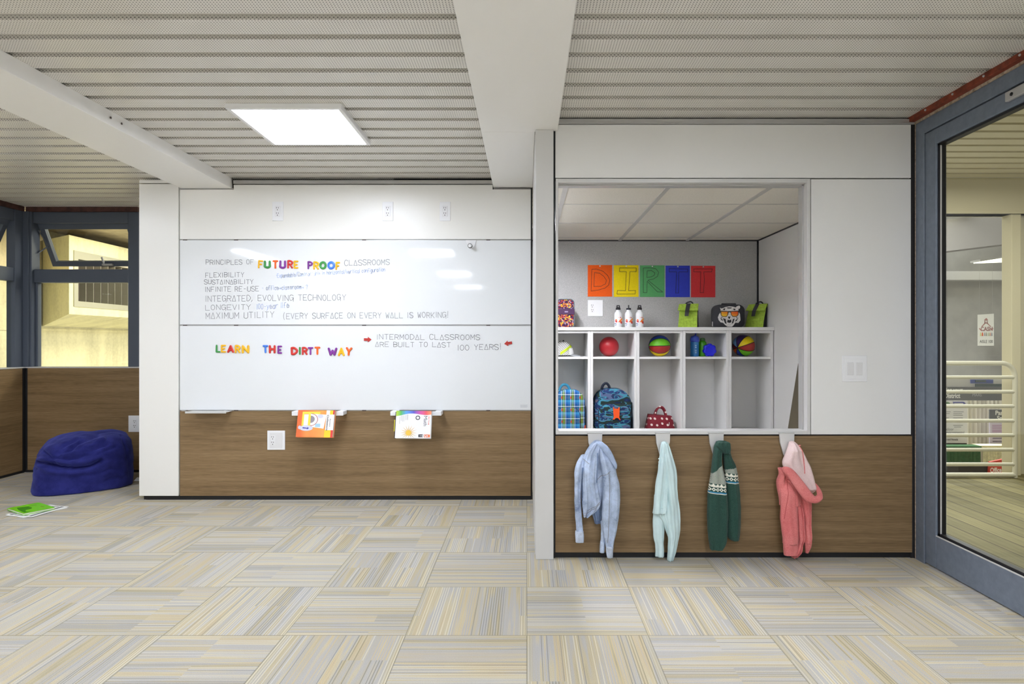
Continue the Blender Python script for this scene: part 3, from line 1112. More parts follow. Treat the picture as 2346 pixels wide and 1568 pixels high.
# ---------------------------------------------------------------- outlets and switches
def outlet(px0, py0, px1, py1, Y, label, sockets, grp=None, raised=True):
    """cover plate in the plane Y facing the room; sockets = list of (u, v) centres in 0..1"""
    x0, x1, z0, z1 = X_(px0, Y), X_(px1, Y), Z_(py1, Y), Z_(py0, Y)
    cx, cz = (x0 + x1) / 2, (z0 + z1) / 2
    t = thing('wall_outlet', label, 'outlet', (cx, Y, cz), 0, grp)
    w_, h_ = (x1 - x0), (z1 - z0)
    pm = MB().box(-w_ / 2, w_ / 2, -0.006, -0.0002, -h_ / 2, h_ / 2)
    part('cover_plate', pm, 'white', t, 0.002)
    if raised:
        part('inner_plate', MB().box(-w_ * .36, w_ * .36, -0.008, -0.0055, -h_ * .40, h_ * .40) if len(sockets) == 1 and w_ > 0.1 else
             MB().box(-w_ * .24, w_ * .24, -0.009, -0.0055, -h_ * .27, h_ * .27), 'offwhite', t, 0.001)
    for (u, v) in sockets:
        ox = (u - .5) * w_
        sl_ = MB()
        for dz in (h_ * .14, -h_ * .14):
            zz = (v - .5) * h_ + dz
            yy = -0.0105
            sl_.box(ox - 0.010, ox - 0.0065, yy, yy + 0.002, zz, zz + 0.012)
            sl_.box(ox + 0.0045, ox + 0.008, yy, yy + 0.002, zz, zz + 0.011)
            sl_.lathe([(0, -0.001), (0.0038, -0.001), (0.0038, 0.001), (0, 0.001)], (ox - 0.001, yy + 0.001, zz - 0.010), 8, 0, 'Y')
        part('slots', sl_, 'slot', t)
        part('socket', MB().box(ox - 0.0165, ox + 0.0165, -0.0098, -0.004, (v - .5) * h_ - h_ * .25, (v - .5) * h_ + h_ * .25), 'white', t, 0.001)
    return t


G3 = 'outlets above the upper whiteboard'
for (a, b, lb) in ((624.5, 649.5, 'white outlet nearest the left column, above the upper whiteboard'),
                   (876.5, 901, 'white outlet in the middle of three above the upper whiteboard'),
                   (1007.5, 1032, 'white outlet nearest the grey post, above the upper whiteboard')):
    outlet(a, 463, b, 506.5, YB, lb, [(.5, .5)], G3)
outlet(613, 987, 653.5, 1031, YB + 0.001, 'large white outlet plate on walnut below the lower whiteboard', [(.32, .5)], None)
outlet(295, 952.5, 330, 990, YW, 'white outlet plate on walnut half wall above the bean bag', [(.42, .5)], None, False)
outlet(1346.5, 687.8, 1381, 725, 5.43, 'white outlet plate on grey fabric wall under the orange letter sheet', [(.30, .5)], None, False)

sw = thing('light_switch', 'double white rocker switch on the white panel beside the glass door', 'switch', (X_(1957, YF), YF, Z_(845, YF)))
w_, h_ = 57 * YF / F, 60 * YF / F
part('cover_plate', MB().box(-w_ / 2, w_ / 2, -0.006, -0.0002, -h_ / 2, h_ / 2), 'white', sw, 0.0025)
part('inner_plate', MB().box(-w_ * .40, w_ * .40, -0.0078, -0.0055, -h_ * .40, h_ * .38), 'white', sw, 0.001)
for ox in (-.185, .175):
    ro = MB().box(ox * w_ - 0.0175, ox * w_ + 0.0175, -0.0105, -0.006, -0.036, 0.034)
    part('rocker', ro, 'offwhite', sw, 0.0015)

# ---------------------------------------------------------------- marker tray and the two book rails
tr_ = thing('marker_tray', 'empty pale metal marker tray under the lower whiteboard', 'tray', (X_(470, YB), YB, Z_(944, YB)))
tm = MB()
xa_, xb_ = X_(424, 4.6), X_(518, 4.6)
tm.box(xa_, xb_, 4.60, YB - 0.001, 0.6815, 0.6855).box(xa_, xb_, 4.598, 4.602, 0.6755, 0.6905)
part('tray', tm, 'alu_light', tr_, 0.001, True)
part('bracket', B(X_(420, YB), X_(428, YB), YB - 0.025, YB - 0.001, 0.683, 0.69), 'alu', tr_, 0.001, True)
part('bracket', B(X_(514, YB), X_(522, YB), YB - 0.03, YB - 0.001, 0.679, 0.69), 'alu', tr_, 0.001, True)


def book_rail(pxa, pxb, label):
    Yf = 4.60
    x0, x1 = X_(pxa, Yf), X_(pxb, Yf)
    t = thing('book_rail', label, 'rail', ((x0 + x1) / 2, YB, 0.67), 0, 'white book rails')
    part('front_bar', B(x0, x1, Yf, Yf + 0.012, 0.658, 0.690), 'white', t, 0.003, True)
    a = MB().box(x0, x0 + 0.05, Yf + 0.0125, YB - 0.0005, 0.660, 0.690)
    part('arm', a, 'white', t, 0.003, True)
    a = MB().box(x1 - 0.05, x1, Yf + 0.0125, YB - 0.0005, 0.660, 0.690)
    part('arm', a, 'white', t, 0.003, True)
    return t


book_rail(668, 786, 'white book rail holding the orange textbook')
book_rail(894, 1011, 'white book rail holding the white textbook')


def leaning_book(name, label, xc, w_, h_, th, cover, page, slope, zt, yt, rz=0.0, back=None):
    """book hung sideways over the rail; local frame: X right, Z up, front cover at -Y, top edge at z=0"""
    t = thing(name, label, 'book', (xc, yt, zt), 0)
    t.rotation_euler = (R(-slope), R(rz), 0)
    c = MB()
    c.box(-w_ / 2, w_ / 2, -0.003, 0.0, -h_, 0).box(-w_ / 2, w_ / 2, th, th + 0.003, -h_, 0).box(-w_ / 2, w_ / 2, 0.0, th, -0.003, 0.0)
    part('cover', c, cover, t, 0.0008)
    part('pages', MB().box(-w_ / 2 + 0.004, w_ / 2 - 0.004, 0.0, th, -h_ + 0.004, -0.003), page, t)
    return t


def art(parent, name, col_, polys, y=-0.0036, label=None):
    if name == 'sun_rays':
        mb = MB()
        for p in polys:
            mb.add([(a, y, b) for a, b in p], [tuple(range(len(p)))])
        return part(name, mb, col_, parent)
    for i, p in enumerate(polys):
        part(name, MB().add([(a, y - 0.00005 * i, b) for a, b in p], [tuple(range(len(p)))]), col_, parent)


M['page'] = plain('book_pages', (236, 233, 224), 0.8, 0, 0.2)
DN, RT = (0, 0, -1), (1, 0, 0)
# orange textbook: zoom frame (670..800, 930..1020) at 17.42 px per px; book rect x 240..1650, y 180..1300
bw, bh = 0.270, 0.199


def okx(zx):
    return (zx - 930) / 1440.0 * bw


def okz(zy):
    return -(zy - 180) / 1120.0 * bh


def rect(x0, y0, x1, y1):
    return [(okx(x0), okz(y1)), (okx(x1), okz(y1)), (okx(x1), okz(y0)), (okx(x0), okz(y0))]


def disc(cx, cy, rx, ry, a0=0, a1=360, n=24):
    return [(okx(cx + rx * math.cos(R(a0 + (a1 - a0) * i / n))), okz(cy - ry * math.sin(R(a0 + (a1 - a0) * i / n)))) for i in range(n + 1)][::-1]


def orange_cover():
    t = NT('orange_cover')
    x, y, z = t.sep(t.obj())
    f = t.math('MULTIPLY_ADD', x, 2.6, t.math('MULTIPLY', t.noise(t.obj(), 6.0), 0.7))
    return t.done(t.ramp(f, [(0.1, (233, 110, 50)), (0.45, (242, 170, 84)), (0.75, (238, 130, 60))]), 0.35)


bk = leaning_book('textbook', 'orange textbook hung sideways over the left book rail', X_(728, 4.585), bw, bh, 0.032, orange_cover(), 'page', 13, 0.7035, 4.560, 0.8)
Y1 = plain('cover_yellow', (246, 222, 74), 0.4)
Wt = plain('cover_white', (242, 240, 238), 0.4)
art(bk, 'title_strip', Wt, [rect(1335, 180, 1650, 1000)], -0.0034)
art(bk, 'title_strip', plain('cover_gold', (244, 212, 44), 0.4), [rect(1310, 1000, 1560, 1300), rect(1475, 180, 1595, 350)], -0.0036)
art(bk, 'title_strip', plain('cover_red', (226, 58, 60), 0.4), [rect(1560, 1000, 1640, 1300), rect(1595, 180, 1660, 350)], -0.0036)
art(bk, 'picture', Y1, [rect(395, 250, 1095, 340), rect(395, 340, 470, 830), rect(640, 340, 730, 830)], -0.0036)
art(bk, 'picture', Wt, [rect(470, 355, 640, 820), [(okx(800), okz(880)), (okx(1270), okz(940)), (okx(1345), okz(360)), (okx(720), okz(330))]], -0.0037)
art(bk, 'picture', plain('cover_blue_map', (166, 206, 226), 0.4), [rect(930, 740, 1130, 880)], -0.00385)
art(bk, 'picture', plain('cover_wheel_red', (176, 70, 70), 0.4), [disc(735, 575, 285, 260, -90, 90)], -0.0039)
art(bk, 'picture', Wt, [disc(735, 575, 262, 240, -90, 90)], -0.00395)
art(bk, 'picture', plain('cover_wheel_grey', (150, 142, 150), 0.4), [disc(735, 560, 160, 150, -90, 90)], -0.0040)
art(bk, 'picture', plain('cover_blue', (60, 66, 170), 0.4), [[(okx(445), okz(940)), (okx(620), okz(950)), (okx(620), okz(985)), (okx(700), okz(930)), (okx(640), okz(880)), (okx(630), okz(915)), (okx(450), okz(890))]], -0.0042)
art(bk, 'picture', plain('cover_lilac', (214, 214, 230), 0.4), [disc(590, 925, 260, 115), disc(1110, 430, 110, 80), disc(330, 900, 60, 75)], -0.0041)
tx = MB()
print_text(tx, 'Civilizations', (okx(1375), -0.0043, okz(368)), DN, RT, 0.0125, 0.116, 0.02)
print_text(tx, 'Ancient', (okx(1490), -0.0043, okz(520)), DN, RT, 0.008, 0.06, 0.01)
part('title', tx, plain('cover_ink', (42, 40, 48), 0.5), bk)

# white maths book: zoom frame (890..1030, 930..1020) at 16.757; rect x 310..1640, y 200..1280
bw2, bh2 = 0.260, 0.200


def mkx(zx):
    return (zx - 975) / 1340.0 * bw2


def mkz(zy):
    return -(zy - 195) / 1090.0 * bh2


def rainbow():
    t = NT('rainbow_band')
    x, y, z = t.sep(t.obj())
    f = t.math('MULTIPLY_ADD', x, 1 / bw2, 0.5)
    return t.done(t.ramp(f, [(0.0, (190, 215, 50)), (0.14, (80, 185, 90)), (0.30, (90, 160, 245)), (0.5, (90, 84, 200)), (0.68, (214, 84, 168)), (0.85, (232, 84, 96)), (1.0, (240, 150, 96))]), 0.35)


mbk = leaning_book('textbook', 'white maths textbook with yellow sun hung over the right book rail', X_(951.5, 4.585), bw2, bh2, 0.030, plain('cover_white_gloss', (240, 239, 240), 0.3), 'page', 13, 0.7015, 4.534, 0.5)
top = [(mkx(310), mkz(190)), (mkx(1640), mkz(190))]
wav = [(1640, 335), (1500, 358), (1380, 355), (1250, 340), (1100, 315), (950, 300), (800, 305), (650, 335), (500, 375), (310, 415)]
art(mbk, 'rainbow_band', rainbow(), [[(mkx(310), mkz(195))] + [(mkx(a), mkz(b)) for a, b in wav[::-1]] + [(mkx(1640), mkz(195))]], -0.0036)
rays = []
for k in range(16):
    a = 2 * PI * k / 16
    r0, r1, hw_ = 90, 330, 0.09
    pts = []
    for (rr, da) in ((r0, -hw_), (r1, 0), (r0, hw_)):
        pts.append((mkx(810 + rr * math.cos(a + da * (2.2 if rr == r0 else 1))), mkz(min(1278, 1070 + rr * math.sin(a + da * (2.2 if rr == r0 else 1))))))
    rays.append(pts)
art(mbk, 'sun_rays', plain('sun_tan', (226, 186, 104), 0.4), rays, -0.0036)
sd = [(mkx(810 + 105 * math.cos(2 * PI * k / 24)), mkz(1070 + 105 * math.sin(2 * PI * k / 24))) for k in range(24)]
art(mbk, 'sun_disc', plain('sun_gold', (240, 196, 70), 0.4), [sd[::-1]], -0.0046)
tx = MB()
print_text(tx, 'Math', (mkx(1365), -0.0042, mkz(400)), DN, RT, 0.026, 0.073, 0.0)
cc = [(mkx(1135 + 72 * math.cos(2 * PI * k / 20)), mkz(470 + 72 * math.sin(2 * PI * k / 20))) for k in range(21)]
for (a, b), (c, d) in zip(cc[:-1], cc[1:]):
    tx.ribbon([(a, b), (c, d)], 0.006, lambda x, z: (x, -0.0041, z))
for i, (xx, y0_, y1_) in enumerate([(720, 345, 560), (760, 345, 565), (670, 360, 570), (610, 370, 625), (560, 380, 630), (510, 385, 595), (455, 440, 715)]):
    tx.box(mkx(xx) - 0.0007, mkx(xx) + 0.0007, -0.0039, -0.0037, mkz(y1_), mkz(y0_))
part('title', tx, plain('cover_ink_grey', (86, 86, 96), 0.5), mbk)
art(mbk, 'grade_tag', plain('tag_black', (44, 42, 46), 0.4), [[(mkx(1185), mkz(1240)), (mkx(1360), mkz(1240)), (mkx(1360), mkz(1130)), (mkx(1185), mkz(1130))]], -0.0038)
art(mbk, 'grade_tag', plain('tag_orange', (238, 112, 50), 0.4), [[(mkx(1395), mkz(1245)), (mkx(1620), mkz(1245)), (mkx(1620), mkz(1135)), (mkx(1395), mkz(1135))]], -0.0038)
tx = MB()
print_text(tx, '5', (mkx(1420), -0.0045, mkz(1160)), DN, RT, 0.026, 0.013, 0.02)
tx.box(mkx(1230), mkx(1325), -0.0046, -0.0044, mkz(1195), mkz(1180)).box(mkx(1330), mkx(1350), -0.0046, -0.0044, mkz(1225), mkz(1150))
part('grade_print', tx, Wt, mbk)
rb = MB()
print_text(rb, 'SPECTRUM', (mkx(1530), -0.0042, mkz(405)), DN, RT, 0.009, 0.062, 0.01)
part('series_print', rb, rainbow(), mbk)
b3 = leaning_book('textbook', 'dark book with yellow edge peeking out behind the white maths textbook', X_(946.5, 4.57), 0.260, 0.196, 0.018, 'black', 'page', 13, 0.690, 4.573, 0.5)
part('edge_stripe', MB().box(-0.136, -0.130, -0.0038, -0.003, -0.145, -0.06), plain('stripe_yellow', (222, 214, 60), 0.4), b3)

# ================================================================== BEAN BAG CORNER
def px_of(p):
    return CX + p.x * F / p.y, CY - (p.z - H) * F / p.y


def seg_d(p, a, b):
    ax, ay = a
    bx, by = b
    dx, dy = bx - ax, by - ay
    t = max(0, min(1, ((p[0] - ax) * dx + (p[1] - ay) * dy) / (dx * dx + dy * dy + 1e-9)))
    return math.hypot(p[0] - ax - t * dx, p[1] - ay - t * dy)


def suede(name, c0, c1):
    t = NT(name)
    o = t.obj()
    a = t.noise(o, 9.0, 4.0, 0.6)
    b = t.noise(o, 420.0, 2.0, 0.7)
    s = t.math('ADD', t.math('MULTIPLY', a, 0.65), t.math('MULTIPLY', b, 0.35))
    t.bump(b, 0.4, 0.002)
    t.done(t.ramp(s, [(0.35, c0), (0.65, c1)]), 0.9, 0, 0.15)
    t.b.inputs['Sheen Weight'].default_value = 0.5
    t.b.inputs['Sheen Roughness'].default_value = 0.5
    t.b.inputs['Sheen Tint'].default_value = lin((120, 130, 220))
    return t.m


FOLDS = [  # sculpted creases: (polyline, depth, width)
    ([(330, 935), (430, 952), (520, 981), (640, 990), (740, 989), (830, 968), (905, 925)], 0.034, 12),
    ([(380, 835), (430, 875), (495, 945)], 0.016, 14),
    ([(490, 900), (600, 914), (700, 903), (790, 858), (870, 808), (960, 785)], 0.014, 15),
    ([(520, 860), (620, 840), (690, 770), (780, 735), (880, 700)], 0.012, 16),
    ([(880, 870), (960, 830), (1040, 800)], 0.008, 14),
    ([(1085, 700), (1130, 800), (1160, 930), (1165, 1060)], 0.006, 9),
    ([(560, 800), (640, 760), (700, 730)], 0.008, 12),
    ([(920, 1030), (1000, 1000), (1080, 1010)], 0.007, 14),
    ([(330, 1000), (420, 985), (480, 1000)], 0.006, 12),
    ([(700, 860), (760, 820), (850, 750)], 0.008, 10),
    ([(940, 1110), (1040, 1080), (1120, 1090)], 0.006, 10),
]
RIDGE = [([(340, 915), (480, 925), (600, 945), (740, 945), (860, 915)], 0.012, 18), ([(560, 870), (700, 850), (800, 790), (920, 740)], 0.012, 20),
         ([(360, 985), (480, 1025), (640, 1040), (800, 1020)], 0.010, 24)]


def bean_bag():
    c0 = Vector((-3.705, 5.14, 0))
    ang = R(36)
    ux, uy = Vector((math.cos(ang), math.sin(ang), 0)), Vector((-math.sin(ang), math.cos(ang), 0))
    a, b = 0.345, 0.285
    NU, NV = 150, 84
    rings = []
    for i in range(NV):
        t = i / (NV - 1)
        ring = []
        for j in range(NU):
            ph = 2 * PI * j / NU
            cx, sx = math.cos(ph), math.sin(ph)
            e = 2 / 2.9
            x = math.copysign(abs(cx) ** e, cx)
            y = math.copysign(abs(sx) ** e, sx)
            # vertical profile (u = 0 floor, 1 crown)
            if t < 0.12:
                q = t / 0.12
                s, zz = 0.90 + 0.09 * math.sin(q * PI / 2), 0.035 * (1 - math.cos(q * PI / 2))
            else:
                q = (t - 0.12) / 0.88
                th = (3 * q * q - 2 * q ** 3) * PI / 2
                s = 0.99 * (max(0.0, math.cos(th)) ** 0.38) * (1 + 0.03 * math.sin(q * 5))
                zz = 0.035 + 0.965 * (math.sin(th) ** 0.44)
            lean = zz
            top = 0.442 + 0.010 * x * s + 0.02 * y * s
            px = x * a * s * (1 - 0.06 * lean) + 0.035 * lean
            py = y * b * s
            p = c0 + ux * px + uy * py + Vector((0, 0, zz * top))
            ring.append(p)
        rings.append(ring)
    cc = c0 + Vector((0.02, 0, 0.19))
    for i, ring in enumerate(rings):
        if i < 6:
            continue
        for j, p in enumerate(ring):
            n = (p - cc)
            n = Vector((n.x / 0.36, n.y / 0.36, n.z / 0.26)).normalized()
            d = 0.012 * noise.noise(p * 6.0) + 0.006 * noise.noise(p * 15.0) + 0.004 * noise.noise(Vector((p.x * 10, p.y * 10, p.z * 40)))
            front = (Vector((0, 0, H)) - p).normalized().dot(n)
            if front > -0.25:
                qx, qy = px_of(p)
                q = (qx * 3.92, (qy - 820) * 3.92)
                k = min(1, max(0, (front - 0.02) * 2.5))
                for ln, dp, wd in FOLDS:
                    dd = min(seg_d(q, m, n_) for m, n_ in zip(ln[:-1], ln[1:]))
                    d -= 1.9 * k * dp * math.exp(-(dd / wd) ** 2)
                for ln, dp, wd in RIDGE:
                    dd = min(seg_d(q, m, n_) for m, n_ in zip(ln[:-1], ln[1:]))
                    d += 1.7 * k * dp * math.exp(-(dd / wd) ** 2)
            ring[j] = p + n * d
    mb = MB().loft(rings)
    t = thing('bean_bag', 'slumped dark blue bean bag chair on the carpet beside the left column', 'bean bag', c0)
    part('cushion', mb, suede('blue_suede', (24, 26, 84), (48, 52, 126)), t, 0, True)
    tg = MB()
    for zz in (0.0,):
        p = c0 + ux * 0.385 + uy * -0.03
        tg.add([p + Vector((-.03, -.02, 0.004)), p + Vector((.03, -.012, 0.004)), p + Vector((.028, .02, 0.022)), p + Vector((-.02, .02, 0.03))], [(0, 1, 2, 3), (3, 2, 1, 0)])
    part('care_tag', tg, 'white', t, 0, True)


bean_bag()

# picture book and loose sheets on the carpet
M['lime'] = plain('lime_cover', (128, 216, 30), 0.3)
gb = thing('picture_book', 'lime green picture book lying on papers on the carpet by the bean bag', 'book', (-3.552, 4.408, 0.0065), R(-31))
bw_, bd_ = 0.262, 0.186
part('cover', MB().box(-bw_ / 2, bw_ / 2, -bd_ / 2, bd_ / 2, 0.0, 0.0025).box(-bw_ / 2, bw_ / 2, -bd_ / 2, bd_ / 2, 0.0125, 0.015).box(-bw_ / 2, -bw_ / 2 + 0.003, -bd_ / 2, bd_ / 2, 0.002, 0.013), 'lime', gb, 0.0008)
part('pages', MB().box(-bw_ / 2 + 0.003, bw_ / 2 - 0.004, -bd_ / 2 + 0.003, bd_ / 2 - 0.003, 0.0025, 0.0125), 'page', gb)
hill = [(-.085, -.055), (.0, -.075), (.085, -.08), (.118, -.082), (.122, -.045), (.112, -.05), (.085, -.062), (.045, -.05), (.03, -.01), (.0, .005), (-.05, .0), (-.052, .05), (-.062, .05), (-.065, 0.0)]
mb = MB().add([(x, y, 0.0153) for x, y in hill], [tuple(range(len(hill)))])
part('cover_art', mb, plain('leaf_green', (62, 150, 22), 0.3), gb)
mb = MB()
for (x, y, r) in ((.03, .052, .010), (.046, .056, .007), (-.03, .04, .004)):
    mb.add([(x + r * math.cos(2 * PI * k / 14), y + .7 * r * math.sin(2 * PI * k / 14), 0.0153) for k in range(14)], [tuple(range(14))])
part('cover_art', mb, plain('critter_brown', (150, 130, 60), 0.4), gb)
M['paper'] = plain('white_paper', (238, 238, 236), 0.8, 0, 0.2)
M['print_grey'] = plain('grey_print', (112, 116, 120), 0.7)


def sheet(x, y, rz, z, label):
    t = thing('paper_sheet', label, 'paper', (x, y, z), rz)
    part('sheet', MB().box(-.108, .108, -.14, .14, 0, 0.0022), 'paper', t)
    f = MB()
    for a, b, c, d in ((-.095, -.075, -.125, .125), (.06, .085, -.125, .125), (-.06, .05, .11, .122), (-.06, .05, -.122, -.11), (-.05, .04, -.06, -.05)):
        f.add([(a, c, .0024), (b, c, .0024), (b, d, .0024), (a, d, .0024)], [(0, 1, 2, 3)])
    part('printing', f, 'print_grey', t)


sheet(-3.485, 4.385, R(-10), 0.0036, 'printed sheet of paper on top, half under the lime green book')
sheet(-3.495, 4.392, R(-24), 0.001, 'lower printed sheet of paper on the carpet under the lime green book')

# ================================================================== YARD OUTSIDE THE LEFT WINDOWS
def stained(name, c):
    t = NT(name)
    p = t.pos()
    x, y, z = t.sep(p)
    v = t.comb(t.math('MULTIPLY', y, 3.0), x, t.math('MULTIPLY', z, 0.5))
    a = t.noise(v, 1.2, 4.0, 0.6)
    b = t.noise(p, 26.0, 3.0, 0.6)
    s = t.math('ADD', t.math('MULTIPLY', a, 0.7), t.math('MULTIPLY', b, 0.3))
    return t.done(t.ramp(s, [(0.30, [v_ * 0.84 for v_ in c]), (0.55, c), (0.75, [min(255, v_ * 1.05) for v_ in c])]), 0.85, 0, 0.2)


yw = stained('cream_concrete', (230, 223, 190))
struct('wall_outside', B(-6.75, -6.6, 5.6, 15.0, -1.0, 2.74).box(-6.606, -6.585, 5.6, 15.0, 1.36, 1.395), yw, 'cream stained concrete wall outside the left windows')
struct('ground_outside', B(-7.5, -2.9, 5.9, 15.0, -1.05, -1.0), 'beam', 'pale ground outside the left windows')
struct('roof_outside', B(-7.0, -5.2, 6.4, 15.0, 2.74, 2.9), plain('stained_soffit', (178, 164, 136), 0.9, 0, 0.2, 0.16, 3), 'brown stained soffit outside the left windows')
bay = thing('vent_bay', 'cream concrete bay with a louvred vent outside the left window', 'vent bay', (-6.58, 9.5, 1.42))
xf, xw = -5.9, -6.58
p = [(xf, 7.925, 1.570), (xf, 7.925, 2.592), (xf, 11.4, 2.592), (xf, 11.4, 1.570)]
q = [(xw, 8.36, 1.425), (xw, 8.36, 2.592), (xw, 11.4, 2.592), (xw, 11.4, 1.425)]
za, zb, ya, yb = 1.672, 2.405, 8.00, 11.2
mb = MB()
vs = p + q + [(xf, ya, za), (xf, ya, zb), (xf, yb, zb), (xf, yb, za)]
mb.add(vs, [(0, 1, 5, 4), (1, 2, 6, 5), (0, 4, 7, 3), (3, 7, 6, 2), (0, 8, 9, 1), (1, 9, 10, 2), (2, 10, 11, 3), (3, 11, 8, 0)])
part('shell', mb, stained('cream_paint', (236, 230, 192)), bay, 0, True)
fr = MB()
s_ = 0.075
fr.box(xf - 0.10, xf + 0.012, ya, ya + s_, za, zb).box(xf - 0.10, xf + 0.012, yb - s_, yb, za, zb).box(xf - 0.10, xf + 0.012, ya + s_, yb - s_, za, za + s_).box(xf - 0.10, xf + 0.012, ya + s_, yb - s_, zb - s_ * 1.4, zb)
part('vent_frame', fr, plain('galvanised', (176, 174, 162), 0.5, 0.2), bay, 0, True)
part('vent_back', B(xf - 0.13, xf - 0.11, ya + 0.03, yb, za + 0.02, zb - 0.02), 'slot', bay, 0, True)
fin_m = plain('fin_metal', (150, 148, 138), 0.5, 0.2)
for k in range(20):
    yy = ya + s_ + 0.02 + k * 0.145
    if yy > yb - s_ - .02:
        break
    part('fin', B(xf - 0.095, xf - 0.01, yy, yy + 0.008, za + s_, zb - s_ * 1.4), fin_m, bay, 0, True)

# ================================================================== CUBBIES AND WHAT THEY HOLD
YC0, YC1 = 5.08, 5.42
TOPZ, SHZ, BEZ = 1.3326, 1.0874, 0.462
edges = [0.146, 0.526, 0.909, 1.290, 1.669, 2.036]
cu = thing('cubby_unit', 'white five-bay cubby locker unit against the grey fabric wall', 'cubby shelf', (1.09, 5.25, 0))
part('top', B(0.135, 2.042, YC0 - 0.012, YC1, TOPZ - 0.027, TOPZ), 'lacquer', cu, 0.002, True)
part('base', B(0.146, 2.036, YC0 + 0.02, YC1, 0.0, 0.43), 'lacquer', cu, 0.002, True)
part('bench', B(0.146, 2.036, YC0, YC1 - 0.012, 0.432, BEZ), 'lacquer', cu, 0.002, True)
part('back', B(0.146, 2.036, YC1 - 0.010, YC1 - 0.001, 0.432, TOPZ - 0.028), 'lacquer', cu, 0, True)
for i, e in enumerate(edges):
    t_ = 0.0215
    if i in (0, 5):
        xa_, xb_ = (e, e + t_) if i == 0 else (e - t_, e)
        part('divider', B(xa_, xb_, YC0, YC1 - 0.011, BEZ, TOPZ - 0.0275), 'lacquer', cu, 0.001, True)
    else:
        part('divider', B(e - t_, e - 0.0006, YC0, YC1 - 0.011, BEZ, TOPZ - 0.0275), 'lacquer', cu, 0.0015, True)
        part('divider', B(e + 0.0006, e + t_, YC0, YC1 - 0.011, BEZ, TOPZ - 0.0275), 'lacquer', cu, 0.0015, True)
for i in range(5):
    a_, b_ = edges[i] + 0.0215, edges[i + 1] - 0.0215
    part('shelf', B(a_, b_, YC0 + 0.002, YC1 - 0.011, SHZ - 0.0185, SHZ), 'lacquer', cu, 0.001, True)
    part('rail', B(a_, b_, YC0 + 0.004, YC0 + 0.022, TOPZ - 0.049, TOPZ - 0.0275), 'lacquer', cu, 0, True)

# ---------------------------------------------------------------- letter sheets on the fabric wall
YS = 5.43
SHEETS = [
    ('D', 'orange', (222, 88, 22), 1346.5, 1402.3, 607.7, 680.0, 1260, [
        [(388, 1103), (395, 898), (440, 895), (500, 915), (545, 955), (565, 1000), (555, 1045), (520, 1075), (450, 1095), (388, 1103)],
        [(415, 1060), (420, 928), (470, 935), (510, 965), (533, 1000), (525, 1035), (480, 1058), (415, 1060)]]),
    ('I', 'yellow', (238, 212, 24), 1406.2, 1462.8, 608.0, 680.6, 1260, [
        [(658, 885), (815, 885), (813, 920), (755, 920), (743, 1100), (808, 1098), (805, 1130), (633, 1132), (637, 1098), (713, 1100), (722, 920), (658, 920), (658, 885)]]),
    ('R', 'green', (84, 156, 96), 1466.0, 1522.5, 608.4, 680.8, 1260, [
        [(882, 885), (940, 880), (1000, 892), (1027, 925), (1015, 965), (975, 990), (925, 1000), (1065, 1112), (1015, 1110), (918, 1010), (915, 1118), (882, 1118), (882, 885)],
        [(918, 912), (960, 910), (990, 930), (985, 955), (950, 970), (915, 975), (918, 912)]]),
    ('T', 'blue', (50, 62, 176), 1524.7, 1580.4, 609.0, 681.2, 1260, [
        [(1127, 890), (1300, 895), (1300, 922), (1218, 922), (1216, 1122), (1187, 1122), (1197, 922), (1127, 922), (1127, 890)]]),
    ('T', 'red', (198, 54, 56), 1583.0, 1638.6, 609.4, 681.6, 1540, [
        [(203, 893), (378, 893), (372, 922), (298, 922), (303, 1000), (295, 1118), (263, 1118), (270, 922), (203, 922), (203, 893)]]),
]
for ch, cn, rgb, xa, xb, ya, yb, ox, lines in SHEETS:
    t = thing('letter_sheet', '%s paper sheet with outlined letter %s pinned on the grey fabric wall' % (cn, ch), 'paper sheet',
              (X_((xa + xb) / 2, YS), YS, Z_(yb, YS)), 0, 'coloured letter sheets on the grey wall')
    part('sheet', B(X_(xa, YS), X_(xb, YS), YS - 0.0025, YS - 0.0008, Z_(yb, YS), Z_(ya, YS)), plain('card_' + cn, rgb, 0.75, 0, 0.2, 0.04, 200), t, 0, True)
    mb = MB()
    for ln in lines:
        pts = [(X_(ox + a / 4.126, YS), Z_(400 + b / 4.126, YS)) for a, b in ln]
        mb.ribbon(pts, 0.0042, lambda x, z: (x, YS - 0.0029, z))
    part('outline', mb, plain('marker_on_' + cn, [v * 0.30 for v in rgb], 0.7), t, 0, True)
    mb = MB().ball((X_((xa + xb) / 2, YS), YS - 0.006, Z_(ya + 2.5, YS)), 0.0062)
    part('pin', mb, 'white', t, 0, True)

# ---------------------------------------------------------------- balls
YO = 5.24


